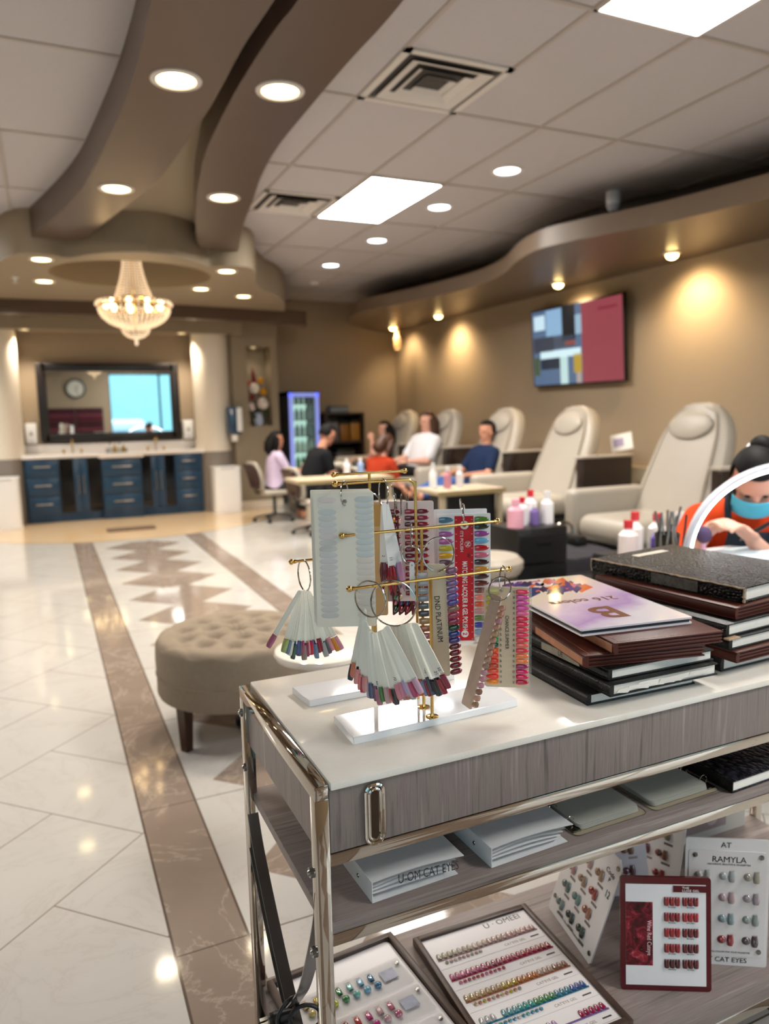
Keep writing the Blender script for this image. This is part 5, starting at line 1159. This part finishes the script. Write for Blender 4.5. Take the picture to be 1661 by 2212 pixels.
# ---------------------------------------------------------------- ottoman, marble table
ot = thing('tufted_ottoman', 'round beige button tufted ottoman with dark wooden legs', 'ottoman', (.70, 3.12, 0))
FAB = mat('beige_linen', '#8c7f70', .95, spec=.15, var=.12, vs=60, bump=.25, bs=400)
tufts = []
for k, (n, r_) in enumerate(((1, 0), (6, .12), (11, .225))):
    for i in range(n): tufts.append((r_*cos(2*pi*i/n+k*.5), r_*sin(2*pi*i/n+k*.5)))
a = MB()
def otop(u, v):
    s = u; th = v*2*pi
    if s < .68: r_ = .315*s/.68; z_ = .43
    elif s < .84: q = (s-.68)/.16; r_ = .315+.03*sin(q*pi/2); z_ = .43-.035*(1-cos(q*pi/2))
    else: q = (s-.84)/.16; r_ = .345+.003*sin(q*pi); z_ = .395-.115*q
    x, y = r_*cos(th), r_*sin(th); d = 0
    if s < .8:
        for tx, ty in tufts: d += .045*math.exp(-((x-tx)**2+(y-ty)**2)/.0009)
        d += .006*(1-min(1, min(abs(sin(3*th+r_*16)), abs(sin(3*th-r_*16)))*3))
        z_ += .012*(1-(r_/.32)**2)
    else:
        z_ += 0; pl_ = abs(sin(th*9))**.3; x *= .992+.008*pl_; y *= .992+.008*pl_
    return (x, y, z_-d)
a.grid(otop, 44, 120); part('cushion', a, FAB, ot, None, 60)
for tx, ty in tufts:
    a = MB(); a.sph((tx, ty, .412+.0), .009, (1, 1, .5), 10, 6); part('button', a, FAB, ot)
a = MB(); a.lathe([(.343, .28), (.347, .276), (.345, .27), (.347, .2), (.34, .185), (0, .185)], n=64); part('skirt', a, FAB, ot)
a = MB(); a.ring((0, 0, .279), (0, 0, 1), .347, .0035, 64); part('welt', a, FAB, ot)
for an in (211, 301, 31, 121):
    c_, s_ = cos(R(an)), sin(R(an)); a = MB()
    o = bmesh.new(); bmesh.ops.create_cone(o, cap_ends=True, segments=4, radius1=.024, radius2=.034, depth=.19); a._add(o, M4.Translation((.31*c_, .31*s_, .095)) @ M4.Rotation(R(45+an), 4, 'Z')); part('leg', a, mat('dark_walnut', '#3a2117', .35, var=.15), ot)
a = MB(); a.cyl((0, 0, 0), (0, 0, .03), .03); a.cyl((0, 0, .03), (0, 0, .186), .012); part('centre_foot', a, BLACK, ot)
t = thing('side_table', 'small round cream marble table behind the cart', 'side table', (.765, 2.2, 0))
a = MB(); a.lathe([(0, .572), (.14, .572), (.152, .579), (.156, .589), (.152, .599), (.142, .603), (0, .603)], n=48); part('table_top', a, MARBLE, t)
a = MB(); a.cyl((.05, .04, .012), (.05, .04, .572), .018); a.lathe([(0, 0), (.11, 0), (.108, .012), (0, .014)], (.05, .04, 0), 32); part('pedestal', a, GOLD, t)

# ---------------------------------------------------------------- work tables, stools and trolleys in the middle distance
GEDGE = mat('champagne_edge', '#a8946c', .3, .4, var=0)
def nail_table(label, x0, x1, y0, y1):
    t = thing('manicure_table', label, 'table', (x0, y0, 0), 'pedicure work tables'); w_, d = x1-x0, y1-y0
    a = MB(); a.box(0, w_, 0, d, .715, .75, .006); part('table_top', a, mat('sand_table_top', '#b3a38a', .5), t)
    a = MB(); a.box(-.004, w_+.004, -.006, 0, .712, .748); part('edge_trim', a, GEDGE, t)
    a = MB(); a.box(.12 if w_ < .8 else .42, w_-.04, .08, d-.04, 0, .715); part('cabinet', a, BLACK, t)
    for x in ((w_-.05,) if w_ > .8 else (.03, w_-.05)): a = MB(); a.box(x, x+.04, .02, .06, 0, .715); part('leg', a, mat('sand_table_top', '#b3a38a'), t)
nail_table('sand topped work table with the lavender and black shirted people behind', 2.05, 3.0, 6.4, 6.85)
nail_table('sand topped work table in front of the person in the navy shirt', 2.66, 3.25, 4.88, 5.28)
def stool(label, x, y, h_=.45, m=LEATHER_W):
    t = thing('round_stool', label, 'stool', (x, y, 0), 'white round stools')
    a = MB(); a.lathe([(0, h_-.1), (.17, h_-.1), (.19, h_-.07), (.19, h_-.03), (.16, h_), (0, h_+.012)], n=32); part('seat', a, m, t)
    a = MB(); a.cyl((0, 0, .07), (0, 0, h_-.1), .022); part('column', a, CHROME, t)
    for k in range(5):
        an = 2*pi*k/5; a = MB(); a.tube([(0, 0, .09), (.12*cos(an), .12*sin(an), .075), (.23*cos(an), .23*sin(an), .055)], .014, 8); l_ = part('base_leg', a, CHROME, t)
        a = MB(); a.cyl((.23*cos(an), .23*sin(an)-.012, .025), (.23*cos(an), .23*sin(an)+.012, .025), .025); part('caster', a, BLACK, l_)
stool('white round stool partly behind the top of the stands', 2.77, 6.0, .55); stool('white round stool right of the red swatch board', 2.26, 3.55, .53)
def office_chair(label, x, y, rz):
    t = thing('office_chair', label, 'chair', M4.Translation((x, y, 0)) @ M4.Rotation(rz, 4, 'Z') @ M4.Diagonal((.9, .9, .82, 1)), 'beige office chairs')
    a = MB(); a.box(-.22, .22, -.23, .23, .42, .5, .035, 4); part('seat', a, LEATHER_W, t)
    a = MB(); a.grid(lambda u, v: (-.25-.07*sin(u*pi)*0-.1*u*u, (.2-.05*(2*u-1)**2)*(2*v-1), .5+.42*u), 12, 10)
    o = part('backrest', a, LEATHER_W, t); sd = o.modifiers.new('s', 'SOLIDIFY'); sd.thickness = .05; sd.offset = 1
    a = MB(); a.grid(lambda u, v: (-.302-.1*u*u, (.19-.05*(2*u-1)**2)*(2*v-1), .52+.38*u), 12, 10); o = part('back_shell', a, mat('burgundy_shell', '#3d2622', .4), t); sd = o.modifiers.new('s', 'SOLIDIFY'); sd.thickness = .02; sd.offset = 1
    a = MB(); a.tube([(-.05, 0, .42), (-.27, 0, .46), (-.31, 0, .6)], .02, 8); part('back_bracket', a, BLACK, t)
    a = MB(); a.cyl((0, 0, .08), (0, 0, .42), .025); part('gas_column', a, mat('dark_grey_metal', '#55524f', .4, .6), t)
    for k in range(5):
        an = 2*pi*k/5+.3; a = MB(); a.tube([(0, 0, .11), (.15*cos(an), .15*sin(an), .09), (.29*cos(an), .29*sin(an), .06)], .018, 8); l_ = part('base_leg', a, mat('dark_grey_metal', '#55524f'), t)
        a = MB(); a.cyl((.29*cos(an), .29*sin(an)-.014, .027), (.29*cos(an), .29*sin(an)+.014, .027), .027); part('caster', a, BLACK, l_)
office_chair('beige office chair under the person in lavender', 2.62, 9.2, 0.1); office_chair('beige office chair under the person in black', 2.74, 7.95, .1)
office_chair('beige office chair under the person in dark orange', 3.32, 7.69, .2)
t = thing('manicure_table', 'cream manicure table between the lavender and black shirted people', 'table', (2.98, 8.78, 0))
a = MB(); a.box(0, .55, 0, .42, .69, .72, .006); part('table_top', a, CREAM, t)
for x in (.02, .49): a = MB(); a.box(x, x+.04, .04, .38, 0, .69); part('leg', a, CREAM, t)
def bottle(label, x, y, z_, r_, h_, c, cap='#eeeeee', group='supply bottles on the trolleys'):
    t = thing('supply_bottle', label, 'bottle', (x, y, z_), group)
    a = MB(); a.lathe([(0, 0), (r_, 0), (r_, h_*.62), (r_*.45, h_*.75), (r_*.45, h_*.82)], n=18); part('body', a, mat('bottle_'+c[1:], c, .25), t)
    a = MB(); a.lathe([(r_*.5, h_*.8), (r_*.5, h_), (0, h_)], n=14); part('cap', a, mat('cap_'+cap[1:], cap, .3), t); return t
def trolley(label, x, y, w_, d, h_):
    t = thing('supply_trolley', label, 'trolley', (x, y, 0), 'black supply trolleys')
    a = MB(); a.box(-w_/2, w_/2, -d/2, d/2, .06, h_, .01); part('body', a, BLACK, t)
    for k in range(3):
        a = MB(); a.box(-w_/2+.015, w_/2-.015, -d/2-.012, -d/2+.001, .08+k*(h_-.1)/3, .06+(k+1)*(h_-.1)/3); d_ = part('drawer', a, mat('black_drawer', '#1c1c1e', .3), t)
        a = MB(); a.box(-.05, .05, -d/2-.022, -d/2-.012, .08+(k+.6)*(h_-.1)/3, .09+(k+.6)*(h_-.1)/3); part('handle', a, BLACK, d_)
    for sx in (-1, 1):
        for sy in (-1, 1): a = MB(); a.sph((sx*(w_/2-.04), sy*(d/2-.04), .03), .03, u=12, v=8); part('caster', a, BLACK, t)
trolley('black supply trolley with pink and white bottles by the chair below the television', 2.66, 3.75, .36, .32, .65)
for dx, dy, r_, h_, c, cap, lb in ((-.13, -.06, .05, .17, '#e3a9bc', '#e3a9bc', 'pink bottle at the left end of the bottles left of the grey towel'), (-.04, 0, .035, .17, '#e8e6ea', '#c8202c', 'white bottle with a red cap, second from left by the grey towel'), (.03, -.03, .03, .13, '#7d6aa8', '#e8e8e8', 'violet bottle in the middle of the bottles by the grey towel'), (.07, .07, .04, .2, '#eceaf0', '#d22a36', 'tall white bottle with a red cap behind the violet bottle'), (.13, -.02, .04, .2, '#f0eff2', '#f0eff2', 'tall white pump bottle at the right end of the bottles by the grey towel')):
    bottle(lb, 2.66+dx, 3.75+dy, .651, r_, h_, c, cap)
trolley('black supply trolley with clear bottles near the nearest pedicure chair', 2.93, 3.03, .46, .34, .56)
for dx, dy, r_, h_, c, cap, lb in ((-.17, -.04, .05, .2, '#e6dede', '#d23a44', 'white jug with a red cap, leftmost of the bottles behind the books'), (-.06, .03, .045, .23, '#efebe8', '#d8434a', 'white bottle with a red cap, second of the bottles behind the books'), (.02, -.05, .03, .15, '#5a4aa0', '#efefef', 'violet bottle in the middle of the bottles behind the books'), (.1, .03, .05, .21, '#e9e2e2', '#c83a44', 'white bottle with a red cap, fourth of the bottles behind the books'), (.18, -.05, .045, .22, '#ddd6d8', '#e8e4e4', 'pale bottle, rightmost of the bottles behind the books')):
    bottle(lb, 2.93+dx, 3.03+dy, .561, r_, h_, c, cap)
for k, (x, y, c, lb) in enumerate(((2.84, 5.07, '#c98a9a', 'pink bottle on the work table before the navy shirted person'), (2.98, 5.12, '#e8e4e8', 'white bottle on the work table before the navy shirted person'), (2.6, 6.6, '#e0d8dc', 'white bottle on the farther work table'), (2.75, 6.62, '#8aa0c8', 'pale blue bottle on the farther work table'), (2.74, 5.12, '#efefef', 'tall white bottle at the left end of the nearer work table'))):
    bottle(lb, x, y, .7505, .03, .17 if k != 4 else .2, c, '#eeeeee', 'bottles on the work tables')
# towel covered footrest
t = thing('towel_footrest', 'chrome legged footrest stool in front of the nearest pedicure chair', 'footrest', (3.12, 3.57, 0))
a = MB(); a.box(-.24, .2, -.14, .14, .26, .32, .02); part('cushion', a, BLACK, t)
for sx in (-1, 1):
    for sy in (-1, 1): a = MB(); a.tube([(sx*.18, sy*.11, .27), (sx*.2, sy*.13, 0)], .015, 8); part('leg', a, CHROME, t)
a = MB(); a.box(-.12, .06, -.15, -.14, .1, .26); part('sign_plate', a, mat('beige_plate', '#b5a894', .5), t)
t = thing('towel', 'dark grey towel draped over the foot basin of the nearest pedicure chair', 'towel', (3.2, 4.02, .372))
def tw(u, v):
    x = -.24+.5*u; s = -.42+.62*v; y = max(-.222, s); z_ = -max(0, -.222-s)*.8
    return (x, y+(.006*sin(u*25) if s < -.2 else 0), .008+.006*sin(u*9+v*7)+z_*1.5)
a = MB(); a.grid(tw, 40, 40); o = part('cloth', a, RUBBER, t); sd = o.modifiers.new('s', 'SOLIDIFY'); sd.thickness = .012; sd.offset = 1
# near manicure desk with lamp
dk_ = thing('manicure_desk', 'white manicure desk of the person in orange behind the book piles', 'desk', (1.9, 1.72, 0))
a = MB(); a.box(0, 1.1, 0, .36, .77, .80, .006); part('desk_top', a, mat('white_desk_top', '#eeeeee', .25), dk_)
a = MB(); a.box(.05, .4, .05, .32, 0, .77); a.box(.8, 1.05, .05, .32, 0, .77); part('pedestal', a, BLACK, dk_)
lp = thing('arch_lamp', 'white arched desk lamp glowing over the manicure desk', 'lamp', (2.42, 1.83, .80))
def archp(k, n=40, r1=.48, h_=.335): an = pi*k/n; return V((-r1*cos(an), 0, h_*sin(an)**.8 if sin(an) > 0 else 0))
a = MB(); a.tube([archp(k) for k in range(41)], .0125, 12); part('arch', a, mat('white_lamp_shell', '#e4e6f2', .35, var=0), lp)
a = MB(); a.tube([archp(k, 40, .468, .324)+V((0, -.004, 0)) for k in range(2, 39)], .008, 8); part('light_strip', a, mat('white_led_diffuser', '#ffffff', emit=7, ec='#f4f6ff'), lp)
for s in (-1, 1): a = MB(); a.lathe([(0, 0), (.05, 0), (.048, .012), (0, .014)], (s*.48, 0, 0), 20); part('foot', a, WHITE, lp)
bx = thing('brush_box', 'low cardboard box holding brushes and tools on the white desk', 'box', (1.95, 1.92, .801))
a = MB(); a.box(-.1, .14, -.06, .06, 0, .035, .002); part('box_body', a, mat('kraft_box', '#c49a68', .7), bx)
for k in range(8):
    a = MB(); x = -.05+.02*k; a.cyl((x, 0, .03), (x+random.uniform(-.03, .03), random.uniform(-.02, .03), .15+random.uniform(-.02, .04)), .004); part('brush', a, STEEL if k % 3 else BLACK, bx)
cupb = thing('tool_cup', 'dark cup of tools beside the brush box on the white desk', 'cup', (2.05, 2.02, .801)); a = MB(); a.lathe([(0, 0), (.04, 0), (.045, .09), (.04, .09), (.036, .01), (0, .01)], n=20); part('cup', a, BLACK, cupb)
for k in range(5): a = MB(); a.cyl((.01*cos(k*1.3), .01*sin(k*1.3), .02), (.045*cos(k*1.3), .045*sin(k*1.3), .15+.01*k), .0045); part('tool', a, STEEL, cupb)
t = thing('powder_brush', 'fluffy grey powder brush with pink handle lying up in the tools', 'brush', (2.10, 1.9, .802)); a = MB(); a.cyl((0, 0, 0), (0, 0, .07), .012, .008); part('handle', a, mat('pink_plastic', '#d8a8c4', .3), t); a = MB(); a.sph((0, 0, .095), .028, (1, 1, 1.1)); part('bristles', a, mat('violet_bristles', '#4a3a58', .9), t)
for x, y, lb in ((2.28, 1.86, 'folded pale blue towel pad under the hands on the white desk'),):
    t = thing('hand_pad', lb, 'towel', (x, y, .801)); a = MB(); a.box(-.13, .2, -.1, .1, 0, .02, .008); part('cloth', a, mat('pale_blue_towel', '#cfe4ee', .9), t)

#@@PEOPLE
# ---------------------------------------------------------------- people
def remesh(me, vox, it=4):
    o = bpy.data.objects.new('rm', me); COL.objects.link(o); m_ = o.modifiers.new('r', 'REMESH'); m_.mode = 'VOXEL'; m_.voxel_size = vox; m_.use_smooth_shade = True
    sm = o.modifiers.new('s', 'SMOOTH'); sm.factor = .5; sm.iterations = it
    bpy.context.view_layer.update()
    out = bpy.data.meshes.new_from_object(o.evaluated_get(bpy.context.evaluated_depsgraph_get())); bpy.data.objects.remove(o); out.materials.clear(); return out
def elbow(sh, hand, side, L=.29):
    m_ = (V(sh)+V(hand))/2; d = (V(hand)-V(sh)); h_ = sqrt(max(.0004, L*L-(d.length/2)**2)); out = V((-.25, .5*side, -.85)); out -= d.normalized()*out.dot(d.normalized()); return m_+out.normalized()*h_
def limb(mb, pts, rad, n=14):
    """tapered chain with round joints"""
    for (p, q), (r0, r1) in zip(zip(pts, pts[1:]), zip(rad, rad[1:])):
        p, q = V(p), V(q); mb.tube([p, p.lerp(q, .35), p.lerp(q, .7), q], r0, n, rad=[r0, r0*.65*1.02+r1*.35*1.02, r0*.3+r1*.7, r1])
    for p, r_ in zip(pts, rad): mb.sph(V(p), r_*.995, u=14, v=10)
def loft(mb, rings, n=28):
    """rings: (centre, front direction, half depth, half width)"""
    o = bmesh.new(); rows = []
    for c, fd, a_, b_ in rings:
        rows.append([o.verts.new(V(c)+fd*(a_*(abs(cos(t))**.85)*(1 if cos(t) > 0 else -1))+V((0, 1, 0))*(b_*(abs(sin(t))**.85)*(1 if sin(t) > 0 else -1))) for t in [2*pi*i/n for i in range(n)]])
    for A, B in zip(rows, rows[1:]):
        for i in range(n): o.faces.new((A[i], A[(i+1) % n], B[(i+1) % n], B[i]))
    o.faces.new(rows[0][::-1]); o.faces.new(rows[-1]); mb._add(o)
def finish(mb, vox, it=4):
    bmesh.ops.recalc_face_normals(mb.b, faces=mb.b.faces); me = bpy.data.meshes.new('b'); mb.b.to_mesh(me); mb.b.free(); return remesh(me, vox, it)
def person(label, x, y, rz, seat, lean, hands, knees, feet, head_tilt=0., head_yaw=0., skin=SKIN, hair=HAIR, hairlen=0., shirt=None, sleeve=.55, trousers=BLACK, bun=False, vox=.0095, scale=1., neck_fwd=0., drop=0., mask=None, bulk=1.):
    t = thing('person', label, 'person', M4.Translation((x, y, 0)) @ M4.Rotation(rz, 4, 'Z') @ M4.Diagonal((scale, scale, scale, 1)))
    hp = V((0, 0, seat+.11)); L_ = V((sin(lean), 0, cos(lean))); F_ = V((cos(lean), 0, -sin(lean)))
    nk = hp+L_*.52; hd = nk+V((neck_fwd+sin(lean)*.06, 0, .165-drop))
    X = V((1, 0, 0))
    def torso(k):
        k *= bulk
        return [(hp+V((0, 0, -.07)), X, .10*k, .155*k), (hp+V((.01, 0, 0)), X.lerp(F_, .5).normalized(), .125*k, .175*k), (hp+L_*.14, F_, .115*k, .152*k), (hp+L_*.28, F_, .118*k, .16*k), (hp+L_*.40, F_, .112*k, .172*k), (hp+L_*.47, F_, .09*k, .165*k), (hp+L_*.515, F_, .062*k, .1*k)]
    a = MB(); loft(a, torso(1)); J = {}
    limb(a, [nk-L_*.02, nk.lerp(hd, .45), hd-V((0, 0, .03))], [.06, .054, .054])
    for s, side in ((1, 'L'), (-1, 'R')):
        sh = nk-L_*.075+V((0, .175*s*bulk, 0)); hnd = V(hands[0 if s == 1 else 1]); el = elbow(sh, hnd, s); d = (hnd-el).normalized(); wr = hnd-d*.05
        J['sh'+side], J['el'+side], J['wr'+side], J['ha'+side] = sh, el, wr, hnd
        limb(a, [sh, el], [.06*bulk, .043*bulk]); limb(a, [el, el.lerp(wr, .3), wr], [.043*bulk, .042*bulk, .028])
        up_ = V((0, 0, 1)); sd_ = d.cross(up_).normalized(); dn = (d.cross(sd_)).normalized()
        if dn.z > 0: dn = -dn
        pm = M4(((d.x, sd_.x, dn.x, hnd.x), (d.y, sd_.y, dn.y, hnd.y), (d.z, sd_.z, dn.z, hnd.z), (0, 0, 0, 1)))
        a.sph((0, 0, 0), 1, (1, 1, 1), 4, 3) if False else None
        o = bmesh.new(); bmesh.ops.create_uvsphere(o, u_segments=16, v_segments=12, radius=1); a._add(o, pm @ M4.Diagonal((.055, .042, .018, 1)))
        for q, Lf in enumerate((.066, .076, .071, .056)):
            b0 = hnd+d*.03+sd_*(q-1.5)*.021; p1 = b0+d*Lf*.5+dn*.008; p2 = p1+d*Lf*.32+dn*.024; p3 = p2+d*Lf*.1+dn*.022
            limb(a, [b0, p1, p2, p3], [.011, .0102, .0095, .008], 8)
        b0 = hnd-d*.02-sd_*.034*s; limb(a, [b0, b0-sd_*.022*s+d*.03+dn*.008, b0-sd_*.016*s+d*.058+dn*.014], [.014, .0115, .009], 8)
        kn = V(knees[0 if s == 1 else 1]); ft = V(feet[0 if s == 1 else 1]); hip = hp+V((.04, .095*s, -.02)); J['hip'+side], J['kn'+side], J['an'+side] = hip, kn, ft
        limb(a, [hip, hip.lerp(kn, .5), kn], [.092*bulk, .08*bulk, .058]); limb(a, [kn, kn.lerp(ft, .3), ft], [.056, .056, .036])
        fd = V((.35, 0, .75)).normalized() if ft.z > .2 else V((1, 0, -.1)).normalized()
        limb(a, [ft-V((.02, 0, .03)), ft+fd*.09-V((0, 0, .03)), ft+fd*.16-V((0, 0, .04))], [.038, .036, .026])
    HM = M4.Translation(hd) @ M4.Rotation(head_yaw, 4, 'Z') @ M4.Rotation(head_tilt, 4, 'Y')
    def hs(c, sc, u=18, v=14):
        o = bmesh.new(); bmesh.ops.create_uvsphere(o, u_segments=u, v_segments=v, radius=1); a._add(o, HM @ M4.Translation(c) @ M4.Diagonal(sc+(1,)))
    hs((0, 0, .03), (.1, .078, .1), 24, 16); hs((.028, 0, -.045), (.068, .058, .07)); hs((.098, 0, -.008), (.018, .013, .026)); hs((.094, 0, -.022), (.019, .018, .013)); hs((.085, 0, -.052), (.012, .025, .009)); hs((.07, 0, -.09), (.026, .026, .02))
    for s in (1, -1): hs((-.005, .078*s, -.012), (.02, .013, .032)); hs((.075, .03*s, .022), (.022, .026, .012))
    link('body', finish(a, vox, 3), skin, t)
    if shirt:
        a = MB(); tr = torso(1.12); tr[0] = (hp+V((0, 0, -.02)), X, .135*bulk, .185*bulk); tr = tr[:-1]+[(hp+L_*.525, F_, .085*bulk, .115*bulk)]; loft(a, tr)
        for side in 'LR':
            sl = J['sh'+side].lerp(J['el'+side], min(1, sleeve)); limb(a, [J['sh'+side], sl], [.074*bulk, .064*bulk])
            limb(a, [nk-L_*.035, J['sh'+side]], [.07*bulk, .072*bulk])
        link('shirt', finish(a, .013, 5), shirt, t)
    if trousers:
        a = MB(); loft(a, [(hp+V((0, 0, -.09)), X, .12*bulk, .17*bulk), (hp+V((0, 0, -.02)), X, .14*bulk, .19*bulk), (hp+L_*.05, F_, .125*bulk, .175*bulk)])
        for side in 'LR':
            k_ = J['kn'+side]; limb(a, [J['hip'+side], J['hip'+side].lerp(k_, .5), k_, k_.lerp(J['an'+side], .8)], [.108*bulk, .095*bulk, .076, .06])
        link('trousers', finish(a, .015, 5), trousers, t)
    # hair cap
    o = bmesh.new(); bmesh.ops.create_uvsphere(o, u_segments=32, v_segments=24, radius=1)
    for v in list(o.verts):
        p = v.co
        if (p.x > .12 and p.z < .42) or p.z < -.55: o.verts.remove(v)
    a = MB(); a._add(o, HM @ M4.Translation((-.004, 0, .034)) @ M4.Diagonal((.113, .09, .113, 1)))
    if bun:
        for c, s_ in (((-.085, .02, .105), (.045, .043, .04)), ((-.1, .02, .06), (.05, .05, .06))):
            o = bmesh.new(); bmesh.ops.create_uvsphere(o, u_segments=16, v_segments=12, radius=1); a._add(o, HM @ M4.Translation(c) @ M4.Diagonal(s_+(1,)))
    if hairlen:
        a.tube([HM @ V((-.06, 0, .05)), HM @ V((-.1, 0, -.05)), HM @ V((-.11, 0, -.05-hairlen*.6)), HM @ V((-.1, 0, -.05-hairlen))], .06, 12, rad=[.07, .085, .08, .03])
        for s in (1, -1): a.tube([HM @ V((-.0, .075*s, .05)), HM @ V((-.02, .095*s, -.06)), HM @ V((-.03, .095*s, -.05-hairlen*.7))], .03, 10, rad=[.03, .042, .02])
    part('hair', a, hair, t, None, 70)
    if bun:
        a = MB(); a.ring(HM @ V((-.09, .02, .085)), HM.to_3x3() @ V((-.2, 0, 1)), .04, .014, 20); part('hair_tie', a, WHITE, t)
    for s in (1, -1):
        a = MB(); a.sph((0, 0, 0), 1, (.007, .011, .0075), 12, 8); part('eye', a, BLACK, t, HM @ M4.Translation((.0925, .03*s, .012)))
    if not mask:
        a = MB(); a.sph((0, 0, 0), 1, (.007, .024, .006), 12, 8); part('lips', a, mat('rose_lips', '#a8544e', .5), t, HM @ M4.Translation((.094, 0, -.052)))
    else:
        a = MB(); a.grid(lambda u, v: (.124*cos((v-.5)*1.9)-(.03 if u < .1 else 0)+.008*sin(u*pi)-.012*(1-u), .09*sin((v-.5)*2.3), -.1+.102*u), 10, 16)
        o = part('face_mask', a, mask, t, HM, 60); sd = o.modifiers.new('s', 'SOLIDIFY'); sd.thickness = .003
    return t
def cloth(n, c): return mat(n, c, .85, spec=.2, var=.06, vs=10)
LAV = cloth('lavender_cotton', '#cdbcd8'); BLK = cloth('black_cotton', '#15161a'); WHT = cloth('white_cotton', '#e9e6ea'); NVY = cloth('navy_cotton', '#1c2a48'); ORG = cloth('orange_cotton', '#d9481c'); RST = cloth('rust_cotton', '#a8371c'); DNM = cloth('denim', '#3c5a94'); GRY = cloth('charcoal_cotton', '#2e2c30')
person('person in a lavender top seated at the far left manicure table, facing right', 2.62, 9.2, 0, .40, R(6), ((.45, .12, .74), (.45, -.12, .74)), ((.42, .1, .52), (.42, -.1, .52)), ((.42, .1, .09), (.42, -.1, .09)), hairlen=.16, shirt=LAV, skin=SKIN, scale=.86)
person('person in a black top leaning right over a table, seen from the side', 2.66, 8.0, .15, .42, R(24), ((.5, .1, .62), (.5, -.1, .62)), ((.42, .12, .52), (.42, -.12, .52)), ((.42, .1, .09), (.42, -.1, .09)), head_tilt=R(25), neck_fwd=.06, shirt=BLK, skin=SKIN, scale=.94)
person('person with long dark hair and hand at the mouth, in the far corner chair', 4.3, 9.6, pi, .44, R(-8), ((.16, .03, 1.12), (.38, -.15, .78)), ((.42, .1, .66), (.42, -.1, .66)), ((.62, .1, .4), (.62, -.1, .4)), hairlen=.32, shirt=BLK, skin=SKIN2, sleeve=.35, scale=.9)
person('person in a white tee shirt reclining in a pedicure chair', 4.28, 8.36, pi+.1, .46, R(-14), ((.3, .12, .76), (.34, -.14, .74)), ((.42, .1, .66), (.42, -.1, .66)), ((.9, .1, .52), (.9, -.1, .52)), hairlen=.22, hair=HAIRB, shirt=WHT, skin=SKIN2, sleeve=.75, scale=.98, bulk=1.16)
person('person with short dark hair in a navy tee shirt in a pedicure chair', 4.3, 7.02, pi+.1, .42, R(-16), ((.3, .16, .72), (.32, -.16, .72)), ((.42, .1, .63), (.42, -.1, .63)), ((.9, .1, .5), (.9, -.1, .5)), shirt=NVY, skin=SKIN, sleeve=.7, trousers=DNM, scale=.93)
person('person with reddish brown hair in a rust top bending to work at a footbath', 3.34, 7.69, .35, .33, R(20), ((.48, .12, .55), (.48, -.12, .55)), ((.4, .16, .52), (.4, -.16, .52)), ((.4, .12, .09), (.4, -.12, .09)), head_tilt=R(25), neck_fwd=.05, hairlen=.1, hair=HAIRB, shirt=RST, skin=SKIN2, scale=.9)
tech = person('person in an orange shirt, dark apron and blue face mask working under the arch lamp', 2.74, 2.28, R(226), .37, R(27), ((.575, -.045, .885), (.55, -.165, .89)), ((.36, .13, .56), (.36, -.13, .56)), ((.36, .12, .09), (.36, -.12, .09)), head_tilt=R(40), neck_fwd=.11, drop=.05, bun=True, shirt=ORG, skin=SKIN2, sleeve=.85, vox=.0075, mask=cloth('sky_blue_mask', '#5cc4e4'))
a = MB(); APR = cloth('slate_apron', '#28323c')
a.grid(lambda u, v: (.235+.115*u+.05*cos((v-.5)*2.2), (.085+.06*(1-u))*(2*v-1), .52+.34*u), 12, 14); o = part('apron', a, APR, tech, None, 60); sd = o.modifiers.new('s', 'SOLIDIFY'); sd.thickness = .006
for s in (1, -1):
    a = MB(); a.tube(crv([(.39, .075*s, .85), (.405, .09*s, .92), (.37, .09*s, .985), (.25, .075*s, 1.02)], 5), .013, 8); part('apron_strap', a, APR, tech)
st = thing('round_stool', 'dark stool under the person in orange', 'stool', (2.72, 2.34, 0)); a = MB(); a.lathe([(0, .42), (.17, .42), (.18, .46), (.15, .5), (0, .5)], n=28); part('seat', a, BLACK, st); a = MB(); a.cyl((0, 0, .02), (0, 0, .42), .03); a.lathe([(0, 0), (.22, 0), (.2, .03), (0, .04)], n=28); part('column', a, CHROME, st)
t = thing('nail_drill', 'dark pen like nail drill held by the person in orange', 'tool', (2.36, 1.90, .9)); a = MB(); a.cyl((-.01, .02, -.03), (.05, -.04, .03), .009, .007); part('handpiece', a, BLACK, t); a = MB(); a.cyl((-.01, .02, -.03), (-.03, .04, -.05), .003); part('bit', a, STEEL, t)
